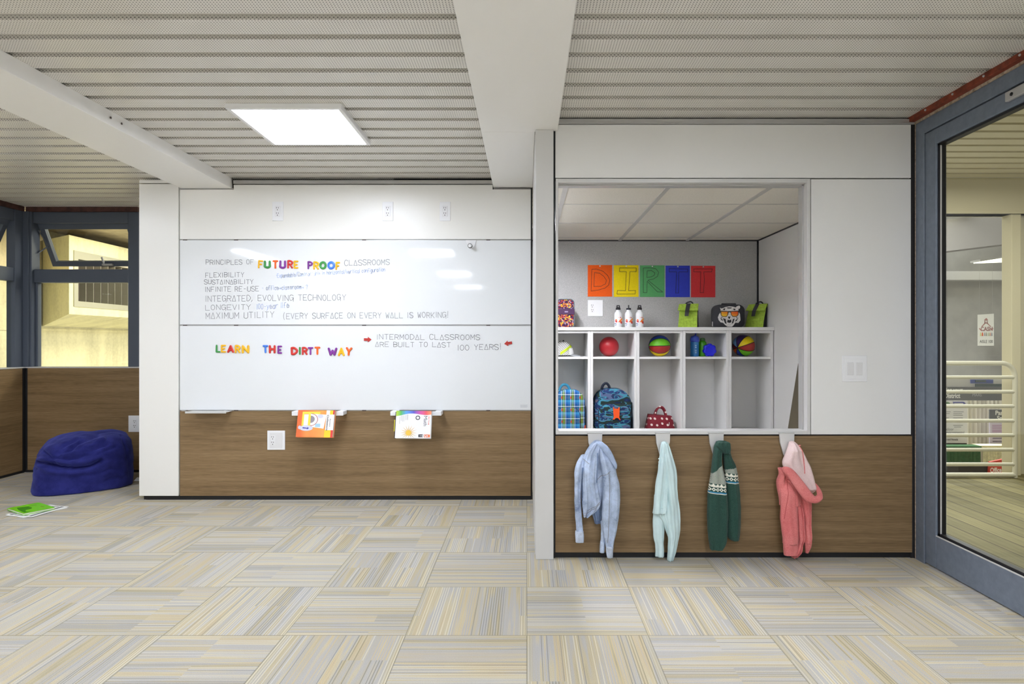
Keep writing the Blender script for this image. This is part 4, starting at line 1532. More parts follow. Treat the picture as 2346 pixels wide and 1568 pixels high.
def ball_thing(px, r, label, mats, pick, seams, rot):
    x = X_(px, YO)
    t = thing('ball', label, 'ball', (x, YO, SHZ), 0, 'play balls in the upper cubbies')
    su, sv = 96, 48
    Rm = rot.to_3x3()
    mb = MB()
    vs = []
    for i in range(sv + 1):
        th = PI * i / sv
        for j in range(su):
            a = 2 * PI * j / su
            vs.append(Vector((math.sin(th) * math.cos(a), math.sin(th) * math.sin(a), math.cos(th))))
    o = len(mb.v)
    mb.v = [Rm @ v * r + Vector((0, 0, r)) for v in vs]
    for i in range(sv):
        for j in range(su):
            k = (j + 1) % su
            f = [i * su + j, (i + 1) * su + j, (i + 1) * su + k, i * su + k]
            c = (vs[f[0]] + vs[f[1]] + vs[f[2]] + vs[f[3]]) / 4
            mb.f.append(f)
            mb.mi.append(pick(c))
            mb.sm.append(True)
    part('skin', mb, mats, t)
    if seams:
        sm_ = MB()
        for nrm in seams:
            nv = Vector(nrm).normalized()
            u = nv.orthogonal().normalized()
            v = nv.cross(u)
            pts = [Rm @ (u * math.cos(2 * PI * k / 48) + v * math.sin(2 * PI * k / 48)) * r * 0.999 + Vector((0, 0, r)) for k in range(48)]
            sm_.tube(pts, 0.0026, 6, 0, False, 1.0, True)
        part('seam', sm_, 'black', t)
    return t


bc = {'red': (170, 36, 44), 'green': (112, 196, 40), 'blue': (36, 70, 170), 'yellow': (240, 212, 20), 'purple': (60, 36, 92), 'sky': (110, 164, 214), 'crim': (160, 42, 36), 'orange': (206, 90, 30), 'wine': (120, 36, 60)}
for k, v in bc.items():
    M['ball_' + k] = plain('ball_rubber_' + k, v, 0.42, 0, 0.4, 0.04, 150, 0.08)
ball_thing(1395.2, 0.0835, 'plain red ball in the second upper cubby', 'ball_red', lambda c: 0, None, Matrix.Identity(4))


def pick3(c):
    a = (math.atan2(c.y, c.x) / (2 * PI)) % 1.0
    return int(a * 8) % 8


def segment_frame(px, right, up, toward, ref):
    """frame whose Z is the pole of the segments, given in the viewer's right/up/toward directions; X starts the first segment"""
    x = X_(px, YO)
    tw_ = Vector((-x, -YO, 0)).normalized()
    rt_ = Vector((-tw_.y, tw_.x, 0))
    mk_ = lambda v: rt_ * v[0] + Vector((0, 0, v[1])) + tw_ * v[2]
    ax = mk_((right, up, toward)).normalized()
    e1 = mk_(ref)
    e1 = (e1 - ax * ax.dot(e1)).normalized()
    return Matrix((e1, ax.cross(e1), ax)).transposed().to_4x4()


SEAM8 = [(math.sin(R(45 * q_)), -math.cos(R(45 * q_)), 0) for q_ in range(4)]
ball_thing(1511, 0.0895, 'green, red, blue and yellow ball with a level seam in the third upper cubby',
           ['ball_crim', 'ball_yellow', 'ball_orange', 'ball_purple', 'ball_sky', 'ball_wine', 'ball_blue', 'ball_green'],
           pick3, SEAM8, segment_frame(1511, 1.0, 0.02, -0.10, (0, 0, 1)))
ball_thing(1703.5, 0.0915, 'multicoloured segmented ball in the last upper cubby on the right',
           ['ball_yellow', 'ball_purple', 'ball_sky', 'ball_wine', 'ball_orange', 'ball_blue', 'ball_green', 'ball_crim'],
           pick3, SEAM8, segment_frame(1703.5, -0.52, -0.20, 0.83, (math.cos(R(20)), math.sin(R(20)), 0.5)))


# ---------------------------------------------------------------- soft bags
def arch(w_, h_, rt, rb, n=8):
    """outline of a bag front: width, height, top and bottom corner radii"""
    pts = []
    for cx_, cz_, r, a0 in ((w_ / 2 - rb, rb, rb, -90), (w_ / 2 - rt, h_ - rt, rt, 0), (-w_ / 2 + rt, h_ - rt, rt, 90), (-w_ / 2 + rb, rb, rb, 180)):
        for k in range(n + 1):
            a = R(a0 + 90 * k / n)
            pts.append((cx_ + r * math.cos(a), cz_ + r * math.sin(a)))
    return pts


def pillow(outline, d, bulge=0.015, steps=((0.94, 0.5), (1.0, 0.38), (1.0, -0.38), (0.955, -0.5), (0.82, -0.54), (0.5, -0.57), (0.15, -0.58)), zfix=True):
    cx_ = sum(p[0] for p in outline) / len(outline)
    cz_ = sum(p[1] for p in outline) / len(outline)
    rings = []
    for s, yy in steps:
        rings.append([Vector((cx_ + (x - cx_) * s, yy * d, cz_ + (z - cz_) * s)) for x, z in outline])
    return MB().loft(rings)


def loop_handle(x0, x1, z0, zt, wd, y=0.0, flat=0.35):
    pts = [(x0, y, z0), (x0 + (x1 - x0) * .12, y, z0 + (zt - z0) * .6), (x0 + (x1 - x0) * .35, y, zt), (x0 + (x1 - x0) * .65, y, zt), (x0 + (x1 - x0) * .88, y, z0 + (zt - z0) * .6), (x1, y, z0)]
    return MB().tube(cat_rom([tuple(p) for p in pts], 4), wd, 8, 0, True, 1.0)


# plaid backpack
def plaid():
    t = NT('blue_plaid')
    x, y, z = t.sep(t.obj())
    fx = t.math('FRACT', t.math('DIVIDE', t.math('ADD', x, 1.003), 0.076))
    fz = t.math('FRACT', t.math('DIVIDE', t.math('ADD', z, 1.03), 0.098))
    cv = t.ramp(fx, [(0.0, (60, 140, 190)), (0.24, (225, 238, 240)), (0.33, (46, 110, 60)), (0.42, (170, 200, 60)), (0.60, (46, 80, 60)), (0.66, (225, 238, 240)), (0.74, (40, 110, 180))], 'CONSTANT')
    chz = t.ramp(fz, [(0.0, (60, 150, 200)), (0.20, (20, 30, 66)), (0.30, (70, 70, 60)), (0.50, (20, 28, 60)), (0.62, (230, 240, 242)), (0.68, (30, 50, 110)), (0.84, (40, 100, 170))], 'CONSTANT')
    c = t.mix(0.55, cv, chz)
    red = t.math('MULTIPLY', t.math('COMPARE', fx, 0.30, 0.05), t.math('COMPARE', fz, 0.40, 0.10))
    c = t.mix(red, c, lin((226, 78, 34)))
    return t.done(c, 0.85, 0, 0.2)


M['navy_trim'] = plain('navy_webbing', (28, 34, 52), 0.8)
xb_ = X_(1305, 5.17)
bp = thing('backpack', 'blue and green plaid backpack in the lower cubby behind the grey post', 'backpack', (0.360, 5.22, BEZ))
pm = plaid()
part('body', pillow(arch(0.255, 0.345, 0.10, 0.03), 0.15), pm, bp)
part('pocket', pillow(arch(0.20, 0.20, 0.075, 0.02), 0.05).xform(Matrix.Translation((-.018, -.092, 0.004))), pm, bp)
part('piping', MB().tube([(x - .018, -.108, z + 0.004) for x, z in arch(0.202, 0.20, 0.075, 0.02)], 0.0035, 6, 0, False, 1, True), 'navy_trim', bp)
part('handle', loop_handle(-.085, .005, .335, .385, .011, -0.01), plain('teal_webbing', (62, 146, 178), 0.8), bp)
part('side_tag', MB().box(.113, .132, -.07, -.02, .005, .05), plain('orange_tag', (238, 88, 30), 0.6), bp, 0.003)


def camo():
    t = NT('blue_camouflage')
    o = t.obj()
    x, y, z = t.sep(o)
    v = t.comb(t.math('MULTIPLY', x, 0.75), t.math('MULTIPLY', y, 0.75), t.math('MULTIPLY', z, 1.7))
    a = t.noise(v, 10.0, 1.5, 0.45)
    b = t.noise(t.comb(t.math('ADD', t.math('MULTIPLY', x, 0.8), 3.0), y, t.math('MULTIPLY', z, 1.8)), 16.0, 1.5, 0.45)
    c1 = t.ramp(a, [(0.0, (28, 42, 80)), (0.42, (40, 54, 50)), (0.52, (70, 140, 162)), (0.57, (86, 98, 132)), (0.63, (32, 48, 84))], 'CONSTANT')
    c2 = t.ramp(b, [(0.0, (42, 54, 46)), (0.52, (66, 136, 158)), (0.56, (34, 52, 96)), (0.66, (98, 94, 104))], 'CONSTANT')
    c = t.mix(t.math('GREATER_THAN', b, 0.52), c1, c2)
    return t.done(c, 0.85, 0, 0.2)


cm = camo()
cbp = thing('backpack', 'blue camouflage backpack with orange zip figure in the second lower cubby', 'backpack', (X_(1403, 5.17), 5.215, BEZ))
part('body', pillow(arch(0.310, 0.355, 0.125, 0.05), 0.17), cm, cbp)
part('pocket', pillow(arch(0.262, 0.225, 0.08, 0.03), 0.05).xform(Matrix.Translation((.008, -.10, 0.006))), cm, cbp)
part('piping', MB().tube([(x + .008, -.112, z + 0.006) for x, z in arch(0.266, 0.228, 0.08, 0.03)], 0.003, 6, 0, False, 1, True), 'navy_trim', cbp)
part('handle', loop_handle(-.085, -.015, .345, .395, .011, 0.0), 'navy_trim', cbp)
fg = [(-.020, .095), (-.030, .098), (-.033, .093), (-.022, .112), (-.026, .150), (-.029, .196), (-.024, .199), (-.016, .182), (-.003, .186), (.012, .183), (.018, .198), (.026, .197), (.024, .150), (.022, .112), (.033, .092), (.027, .090), (.012, .108), (-.008, .108)]
mb = MB().prism([(x + .022, z + .012) for x, z in fg], -.140, -.130)
part('zip_figure', mb, plain('orange_rubber', (250, 92, 30), 0.5), cbp, 0.002)


def dots_mat():
    t = NT('wine_polka_dots')
    o = t.obj()
    vo = t.n('ShaderNodeTexVoronoi', feature='F1', voronoi_dimensions='2D')
    x, y, z = t.sep(o)
    t.link(t.comb(t.math('ADD', x, y), z, 0.0), vo.inputs['Vector'])
    vo.inputs['Scale'].default_value = 21.0
    vo.inputs['Randomness'].default_value = 0.35
    d = t.math('LESS_THAN', vo.outputs['Distance'], 0.20)
    return t.done(t.mix(d, lin((122, 30, 42)), lin((232, 214, 206))), 0.7, 0, 0.3)


tote = thing('tote_bag', 'small wine red tote bag with white polka dots in the third lower cubby', 'bag', (X_(1513, 5.19), 5.22, BEZ))
w0, w1_, hh = 0.235, 0.190, 0.128
rings = []
for z, s, d in ((0.0, 1.0, .055), (0.01, 1.0, .058), (.06, .93, .052), (.11, .85, .040), (hh, .815, .036)):
    rings.append([Vector((x * w0 / 2 * s, y * d, z + 0.012 * (z / hh) * -x * .6)) for x, y in ((-1, -1), (-.3, -1.08), (.4, -1.02), (1, -1), (1.04, 0), (1, 1), (.3, 1.05), (-.4, 1.0), (-1, 1), (-1.04, 0))])
dm = dots_mat()
part('body', MB().loft(rings), dm, tote)
part('handle', loop_handle(-.045, .05, .125, .198, .008, -.033), dm, tote)
part('handle', loop_handle(-.04, .055, .12, .185, .008, .030), dm, tote)
part('maker_mark', MB().box(.068, .071, -.054, -.050, .045, .072), Wt, tote)

# striped cap
def cap_mat():
    t = NT('cap_stripes')
    x, y, z = t.sep(t.obj())
    s = t.math('ADD', t.math('MULTIPLY', x, 0.7), t.math('MULTIPLY', z, -1.0))
    f = t.math('FRACT', t.math('DIVIDE', t.math('ADD', s, 1.0), 0.0135))
    c = t.mix(t.math('LESS_THAN', f, 0.40), lin((232, 232, 228)), lin((46, 46, 44)))
    g = t.math('MULTIPLY', t.math('COMPARE', s, -0.045, 0.014), t.math('GREATER_THAN', x, -0.03))
    c = t.mix(g, c, lin((176, 196, 44)))
    plainp = t.math('MULTIPLY', t.math('GREATER_THAN', x, 0.045), t.math('LESS_THAN', z, 0.07))
    c = t.mix(plainp, c, lin((222, 222, 220)))
    return t.done(c, 0.8, 0, 0.2)


cpx = X_(1292, 5.22)
cap = thing('baseball_cap', 'striped black, white and lime cap in the first upper cubby', 'cap', (0.310, 5.22, SHZ))
rings = []
for k in range(11):
    th = PI / 2 * k / 10
    rr = math.cos(th) ** 0.75 if k < 10 else 0.02
    rings.append([Vector((0.088 * rr * math.cos(2 * PI * j / 32), 0.080 * rr * math.sin(2 * PI * j / 32), 0.012 + 0.122 * math.sin(th) * (1 - 0.10 * (0.5 + 0.5 * math.cos(2 * PI * j / 32))))) for j in range(32)])
part('crown', MB().loft(rings), cap_mat(), cap)
rings = []
for k in range(9):
    q = k / 8
    x = 0.055 + 0.085 * q
    wy = 0.070 * math.sqrt(max(0.02, 1 - (q * .98) ** 2.2))
    z = 0.030 - 0.024 * q
    rings.append([Vector((x, wy * math.cos(a) , z - 0.022 * (math.cos(a) ** 2) * (wy / .07) + 0.003 * math.sin(a))) for a in [2 * PI * j / 20 for j in range(20)]])
part('bill', MB().loft(rings), plain('cap_bill_grey', (134, 136, 138), 0.8, 0, 0.2, 0.1, 40), cap)
part('button', MB().ball((0, 0, .132), .007), 'dark', cap)

# drink bottles and flower box
def tint(name, c, rough=0.15):
    t = NT(name)
    t.done(lin(c), rough, 0, 0.5)
    t.b.inputs['Transmission Weight'].default_value = 0.25
    return t.m


bb = thing('drink_bottle', 'translucent blue sports bottle with blue spout in the fourth upper cubby', 'bottle', (X_(1591.5, 5.22), 5.22, SHZ))
part('body', MB().lathe([(0, 0), (.033, 0), (.0355, .005), (.0355, .055), (.034, .06), (.0355, .066), (.0355, .118), (.034, .125), (0, .125)]), tint('blue_plastic', (62, 140, 206)), bb)
part('cap', MB().lathe([(0, .124), (.038, .124), (.038, .146), (.034, .160), (.028, .172), (0, .175)]), plain('cap_blue', (70, 96, 206), 0.35), bb)
part('spout', MB().tube([(-.012, 0, .165), (.008, 0, .178), (.009, 0, .196)], [.010, .0085, .0075], 10), plain('spout_blue', (62, 70, 190), 0.35), bb)
mk = MB()
for z in (.03, .045, .075, .09):
    mk.box(-.006, .006, -.0362, -.0350, z, z + .006)
part('print', mk, plain('pale_blue_print', (170, 206, 232), 0.5), bb)
g2 = thing('drink_bottle', 'green drink bottle between the blue bottle and the flower-shaped box', 'bottle', (X_(1610, 5.24), 5.245, SHZ))
part('body', MB().lathe([(0, 0), (.0315, 0), (.034, .006), (.034, .045), (.0325, .05), (.034, .056), (.034, .100), (.030, .120), (.020, .134), (0, .134)]), tint('green_plastic', (74, 178, 24)), g2)
part('cap', MB().lathe([(0, .133), (.022, .133), (.022, .146), (.017, .156), (0, .158)]), plain('cap_dark_green', (66, 104, 52), 0.4), g2)
ob = []
for k in range(96):
    a = 2 * PI * k / 96
    r = .0430 + .0110 * abs(math.cos(3.5 * a + .8)) ** 0.6
    ob.append((r * math.cos(a), r * math.sin(a)))
fl_ = thing('snack_box', 'dark blue flower-shaped snack box standing beside the green bottle', 'snack box', (X_(1625.5, 5.17), 5.17, SHZ))
mb = pillow([(x * 1.02, z * 1.02 + .0545) for x, z in ob], 0.05, 0, ((0.9, .5), (1, .4), (1, -.3), (.95, -.45), (.8, -.5), (.72, -.47), (.3, -.47)))
part('box', mb, plain('flower_blue', (20, 24, 196), 0.3), fl_)

# ---------------------------------------------------------------- row on top of the cubbies
YT = 5.25


def floral():
    t = NT('purple_floral')
    vo = t.n('ShaderNodeTexVoronoi', feature='F1')
    t.link(t.obj(), vo.inputs['Vector'])
    vo.inputs['Scale'].default_value = 105.0
    h = t.sep(vo.outputs['Color'])[0]
    c = t.ramp(h, [(0.0, (50, 24, 56)), (0.42, (150, 44, 40)), (0.56, (224, 130, 40)), (0.70, (60, 26, 66)), (0.80, (206, 176, 60)), (0.90, (150, 130, 150))], 'CONSTANT')
    return t.done(c, 0.8, 0, 0.2)


lb = thing('lunch_bag', 'purple floral lunch bag on the cubbies beside the grey post', 'lunch bag', (0.325, YT, TOPZ))
fm = floral()
part('body', pillow(arch(0.148, 0.238, 0.035, 0.03), 0.10), fm, lb)
part('band', MB().box(-.074, .078, -.062, .05, .108, .158), plain('plum_band', (58, 28, 62), 0.8), lb, 0.004)
part('piping', MB().tube([(x, -.047, z) for x, z in arch(0.150, 0.240, 0.035, 0.03)], 0.0035, 6, 0, False, 1, True), plain('grey_piping', (96, 110, 118), 0.8), lb)
part('maker_mark', MB().box(-.006, .022, -.0632, -.0615, .128, .138), plain('patch_grey', (140, 130, 150), 0.6), lb)

# aluminium bottles
wbm = plain('bottle_white', (240, 240, 242), 0.22)
prt = [('print_orange', (234, 110, 32)), ('print_red', (196, 40, 44)), ('print_amber', (232, 150, 28)), ('print_blue', (52, 96, 150))]
for n_, c_ in prt:
    M[n_] = plain(n_, c_, 0.4)


def curved(poly, r):
    """flat art wrapped round the front of a bottle: x is arc length"""
    out = []
    for x, z in poly:
        a = math.asin(max(-.97, min(.97, x / r)))
        out.append((r * math.sin(a), -r * math.cos(a), z))
    return out


def alu_bottle(px, label, turn):
    x = X_(px, YT)
    t = thing('aluminium_bottle', label, 'bottle', (x, YT, TOPZ), 0, 'white aluminium bottles on the cubbies')
    r = .0335
    part('body', MB().lathe([(0, 0), (.031, 0), (r, .004), (r, .108), (.0325, .120), (.028, .130), (.021, .138), (.018, .143), (.018, .154), (0, .154)], (0, 0, 0), 36), wbm, t)

    def q(zx, zy):   # zoom frame of the first bottle: centre 510, base 1350, 19.6 px per px
        return ((zx - 510) / 19.6 * YT / F, (1350 - zy) / 19.6 * YT / F)
    for nm, pl_ in (('print_orange', [[(480, 865), (560, 930), (500, 900)], [(380, 970), (440, 1000), (440, 1040), (360, 1030)], [(480, 1115), (580, 985), (640, 1060), (650, 1160), (600, 1150), (550, 1100)]]),
                    ('print_red', [[(560, 870), (625, 890), (570, 935)], [(355, 1035), (440, 1050), (445, 1115), (380, 1115)], [(600, 1090), (685, 1060), (680, 1170), (610, 1175), (570, 1120)]]),
                    ('print_amber', [[(590, 985), (690, 890), (695, 1020), (640, 1040)]]),
                    ('print_blue', [[(335, 1155), (400, 1170), (430, 1205), (340, 1185)], [(345, 1230), (400, 1240), (410, 1260), (350, 1245)]])):
        mb = MB()
        for pp in pl_:
            # subdivide along x so that the art follows the curve
            pts = []
            for (a, b), (c, d) in zip(pp, pp[1:] + pp[:1]):
                for k in range(4):
                    pts.append((a + (c - a) * k / 4, b + (d - b) * k / 4))
            pts = [q(*u) for u in pts]
            cxm = sum(u[0] for u in pts) / len(pts)
            czm = sum(u[1] for u in pts) / len(pts)
            ring = curved(pts, r + .0014)
            ctr = curved([(cxm, czm)], r + .0022)[0]
            mb.add(ring + [ctr], [(k, (k + 1) % len(ring), len(ring)) for k in range(len(ring))])
        part(nm, mb, nm, t)
    cp = MB()
    cp.lathe([(0, .152), (.0205, .152), (.0205, .164), (.019, .167), (0, .167)], (0, 0, 0), 24)
    fin = [(-.017, .165), (.017, .165), (.0125, .192), (-.0125, .192)]
    w_ = 0.006
    m = Matrix.Rotation(turn, 4, 'Z')
    ringp = MB().prism(fin, -.0055, .0055)
    hole = MB().lathe([(0, -.0062), (.0052, -.0062), (.0052, .0062), (0, .0062)], (0, 0, .1795), 14, 0, 'Y').xform(m)
    part('loop_hole', hole, 'tbar', t)
    cp.merge(ringp.xform(m))
    part('cap', cp, 'black', t)
    cl_ = MB().tube([(.019 * math.cos(turn), .0, .158), (.030 * math.cos(turn), -.004, .150), (.040 * math.cos(turn), -.004, .128), (.036 * math.cos(turn), -.002, .112)], .0016, 6)
    part('clip', cl_, 'alu', t)


alu_bottle(1416.2, 'white printed bottle with black cap, leftmost of three on the cubbies', 0)
alu_bottle(1440.2, 'white printed bottle with black cap, middle of three on the cubbies', R(80))
alu_bottle(1465.2, 'white printed bottle with black cap, rightmost of three on the cubbies', R(180))

# lime lunch bags
limef = plain('lime_felt', (158, 186, 70), 0.9, 0, 0.15, 0.10, 60)
blk = plain('black_canvas', (40, 40, 44), 0.85)


def lime_bag(px, y, rz, lean, label):
    t = thing('lunch_bag', label, 'lunch bag', (X_(px, y), y, TOPZ), rz, 'lime lunch bags on the cubbies')
    w_, d_ = .158, .098
    mb = MB()
    rings = []
    for z, s, dd in ((0, .98, 1), (.004, 1.0, 1.02), (.06, .97, .92), (.12, .95, .66), (.165, .95, .44), (.196, .95, .28)):
        sh = lean * (z / .2)
        rings.append([Vector((x * w_ / 2 * s + sh, yy * d_ / 2 * dd + .012 * z / .2, z)) for x, yy in ((-1, -1), (1, -1), (1, 1), (-1, 1))])
    n = 4
    vs = [p for r_ in rings for p in r_]
    for j in range(4):
        fs = [(i * n + j, i * n + (j + 1) % n, (i + 1) * n + (j + 1) % n, (i + 1) * n + j) for i in range(len(rings) - 1)]
        mb.add(vs, fs, 0 if j in (0, 2) else 1, False)
    mb.add(rings[-1], [(0, 1, 2, 3)], 0)
    part('body', mb, [limef, blk], t)
    fp = MB()
    fp.add([(-.080 + lean, -.012, .203), (.080 + lean, -.012, .203), (.084 + lean * .8, -.066, .140), (-.084 + lean * .8, -.066, .145),
            (-.080 + lean, .020, .203), (.080 + lean, .020, .203), (.084 + lean * .8, -.054, .140), (-.084 + lean * .8, -.054, .145)],
           [(0, 3, 2, 1), (4, 5, 6, 7), (0, 1, 5, 4), (2, 3, 7, 6), (1, 2, 6, 5), (0, 4, 7, 3)])
    part('flap', fp, limef, t, 0.003)
    st = MB().add([(-.018 + lean, -.014, .2050), (.016 + lean, -.014, .2050), (.013 + lean * .8, -.0705, .142), (-.021 + lean * .8, -.0705, .142), (.008 + lean * .4, -.066, .096), (-.024 + lean * .4, -.066, .096),
                   (-.018 + lean, .02, .2050), (.016 + lean, .02, .2050)], [(0, 3, 2, 1), (3, 5, 4, 2), (6, 0, 1, 7)])
    part('strap', st, blk, t)
    part('handle', MB().tube(cat_rom([(-.03 + lean, .012, .200), (-.016 + lean, .012, .214), (.012 + lean, .012, .222), (.028 + lean, .012, .212), (.034 + lean, .012, .200)], 3), .006, 8), blk, t)
    return t


lime_bag(1577, 5.25, R(-22), .004, 'lime and black lunch bag beside the black tiger lunch box on its left')
lime_bag(1733, 5.28, R(-44), .018, 'lime and black lunch bag leaning in the corner right of the tiger lunch box')

# black lunch box with a tiger face
tb_ = thing('lunch_box', 'black lunch box with a white roaring tiger in orange sunglasses', 'lunch box', (X_(1668.5, 5.22), 5.23, TOPZ))
W_, H_ = .266, .194
part('body', pillow(arch(W_, H_, .055, .045), 0.085, 0, ((0.94, .5), (1, .4), (1, -.36), (.97, -.46), (.93, -.5), (.4, -.505))), blk, tb_)
part('handle', MB().box(-.055, .065, -.02, .012, .190, .206), blk, tb_, 0.006)
part('zip_pull', MB().box(-.142, -.137, -.03, -.024, .012, .05), 'alu_light', tb_)


def tz(poly):
    return [((a - 890) / 940 * W_, (1155 - b) / 685 * H_) for a, b in poly]


def face(name, polys, mt, y, label=None):
    mb = MB()
    for p_ in polys:
        pts = tz(p_)
        mb.add([(a, y, b) for a, b in pts], [tuple(range(len(pts)))])
    o = part(name, mb, mt, tb_)
    if label:
        o['label'] = label


tw = plain('tiger_white', (222, 218, 214), 0.6, 0, 0.3, 0.10, 90)
face('face', [[(600, 560), (640, 590), (700, 575), (760, 545), (880, 525), (1000, 535), (1070, 560), (1110, 520), (1180, 500), (1205, 540), (1195, 590), (1150, 610), (1165, 690), (1200, 760), (1215, 940), (1150, 1020), (1060, 1010), (1010, 1090), (960, 1135), (820, 1130), (750, 1075), (700, 1020), (620, 1000), (560, 930), (540, 850), (570, 770), (620, 700), (620, 620)]], tw, -.0440, 'white tiger face')
face('mouth', [[(690, 880), (770, 900), (800, 1050), (755, 1030)], [(990, 905), (1040, 890), (1000, 1020), (950, 1050)], [(815, 910), (880, 940), (945, 905), (940, 1000), (880, 1020), (815, 1000)], [(835, 830), (915, 830), (895, 895), (870, 905)],
               [(600, 850), (690, 930), (700, 960), (640, 930)], [(1160, 850), (1080, 930), (1040, 980), (1100, 960)], [(700, 600), (760, 580), (750, 640), (700, 640)], [(1000, 590), (1060, 600), (1060, 640), (1010, 640)],
               [(800, 560), (960, 560), (930, 590), (830, 590)], [(640, 830), (670, 850), (650, 900)], [(1120, 830), (1090, 850), (1110, 900)]], 'dark', -.0443)
face('tooth', [[(805, 905), (835, 905), (820, 985)], [(930, 905), (960, 905), (945, 985)], [(820, 1075), (940, 1075), (935, 1110), (825, 1110)]], tw, -.0446)
face('glasses_frame', [[(600, 655), (880, 672), (1180, 650), (1165, 705), (1150, 790), (1090, 838), (980, 838), (930, 780), (915, 705), (860, 705), (842, 780), (795, 842), (685, 842), (630, 795), (612, 700)]], 'black', -.0449)


def lens():
    t = NT('mirror_lens')
    x, y, z = t.sep(t.obj())
    f = t.math('ADD', t.math('MULTIPLY', z, 20.0), t.math('MULTIPLY', x, 4.0))
    return t.done(t.ramp(f, [(0.0, (248, 206, 70)), (0.4, (246, 140, 40)), (0.9, (232, 70, 36))]), 0.2)


lm = NT('mirror_lens')
_x, _y, _z = lm.sep(lm.obj())
_f = lm.math('ADD', lm.math('MULTIPLY', lm.math('SUBTRACT', _z, 0.09), 14.0), lm.math('MULTIPLY', _x, 4.0))
lm.done(lm.ramp(_f, [(0.0, (248, 200, 60)), (0.45, (244, 130, 40)), (0.95, (228, 64, 36))]), 0.25)
face('lens', [[(640, 685), (832, 688), (826, 770), (790, 822), (692, 826), (645, 788)]], lm.m, -.0452)
face('lens', [[(935, 688), (1138, 680), (1138, 770), (1088, 820), (990, 818), (942, 770)]], lm.m, -.0452)

# dark board leaning on the cubby-room side wall
lbd = MB()
for (y0_, y1_, mi) in ((3.85, 4.60, 0),):
    lbd.add([(1.863, y0_, 0.0), (1.88, y0_, 0.0), (2.040, y0_, 1.05), (2.028, y0_, 1.05), (1.863, y1_, 0.0), (1.88, y1_, 0.0), (2.040, y1_, 1.05), (2.028, y1_, 1.05)],
            [(0, 1, 2, 3), (7, 6, 5, 4), (0, 4, 5, 1), (1, 5, 6, 2), (2, 6, 7, 3), (3, 7, 4, 0)])
solo('leaning_board', 'dark olive board leaning against the side wall inside the cubby room', 'board', lbd, plain('olive_board', (92, 84, 66), 0.8), (1.87, 4.2, 0), None, 0.002, True)

# ================================================================== COAT HOOKS AND GARMENTS
YG = 3.36                      # depth at which the garments hang


def gx(zx, ox, s):
    return X_(ox + zx / s, YG)


def gz(zy, oy, s):
    return Z_(oy + zy / s, YG)


def fabric(name, c, var=0.10, scale=14.0, weave=380.0, bump=0.35, rough=0.9, sheen=0.15):
    t = NT(name)
    o = t.pos()
    a = t.noise(o, scale, 3.0, 0.6)
    b = t.noise(o, weave, 2.0, 0.7)
    s = t.math('ADD', t.math('MULTIPLY', a, 0.6), t.math('MULTIPLY', b, 0.4))
    lo = [max(0, v * (1 - var)) for v in c]
    hi = [min(255, v * (1 + var)) for v in c]
    t.bump(b, bump, 0.0015)
    t.done(t.ramp(s, [(0.35, lo), (0.65, hi)]), rough, 0, 0.15)
    t.b.inputs['Sheen Weight'].default_value = sheen
    return t.m


def interp(rows, n):
    out = []
    keys = [r[0] for r in rows]
    for i in range(n):
        t = i / (n - 1) * (len(rows) - 1)
        k = min(int(t), len(rows) - 2)
        f = t - k
        p0, p1, p2, p3 = rows[max(k - 1, 0)], rows[k], rows[k + 1], rows[min(k + 2, len(rows) - 1)]
        out.append([0.5 * (2 * b + (c - a) * f + (2 * a - 5 * b + 4 * c - d) * f * f + (3 * b - a - 3 * c + d) * f ** 3) for a, b, c, d in zip(p0, p1, p2, p3)])
    return out


def cloth(rows, org, back, th, fold=0.010, seed=1, freq=2.2, nr=60, ns=56, taper=True):
    """hanging cloth tube: rows of (y, x_left, x_right) in a zoom frame; back = gap to the wall, th = thickness"""
    ox, oy, s = org
    rnd = random.Random(seed)
    ph = [rnd.uniform(0, 6.28) for _ in range(4)]
    rr = interp(rows, nr)
    rings = []
    for i, (zy, xl, xr) in enumerate(rr):
        v = i / (nr - 1)
        z = gz(zy, oy, s)
        x0, x1 = gx(xl, ox, s), gx(xr, ox, s)
        cx, hw = (x0 + x1) / 2, max(0.003, (x1 - x0) / 2)
        thk = th * (min(1, 0.35 + v * 3.0) if taper else 1.0)
        thk = min(thk, hw * 1.7 + 0.008)
        ring = []
        for j in range(ns):
            a = 2 * PI * j / ns
            c, sn = math.cos(a), math.sin(a)
            x = math.copysign(abs(c) ** 0.80, c)
            y = math.copysign(abs(sn) ** 0.85, sn)
            f = 0.55 * math.sin(freq * 2.0 * x + ph[0] + v * 1.6) + 0.35 * math.sin(freq * 4.3 * x + ph[1] - v * 2.3) + 0.25 * math.sin(freq * 1.1 * x + ph[2] + v * 7)
            nz = noise.noise(Vector((cx + x * hw, z * 0.6, seed * 3.1)) * 22.0)
            d = fold * (f + 0.8 * nz) * max(0.0, sn) ** 0.7 * min(1, v * 5 + .15)
            yy = YF - back - thk / 2 - (thk / 2) * y - d
            zz = z + 0.0025 * nz * (1 if 0 < i < nr - 1 else 0)
            wob = 0.0018 * noise.noise(Vector((z * 26, seed * 1.7, 2.0 * (1 if c > 0 else -1))))
            ring.append(Vector((cx + x * hw + wob * (1 if abs(c) > .6 else 0), min(yy, YF - 0.006), zz)))
        rings.append(ring)
    # turn the hem inward so that the opening has depth
    last = rings[-1]
    cc = sum(last, Vector()) / len(last)
    rings.append([p + (cc - p) * 0.12 + Vector((0, 0, 0.004)) for p in last])
    rings.append([p + (cc - p) * 0.25 + Vector((0, 0, 0.03)) for p in last])
    first = rings[0]
    cc = sum(first, Vector()) / len(first)
    rings.insert(0, [p + (cc - p) * 0.5 + Vector((0, 0, 0.004)) for p in first])
    return MB().loft(rings)


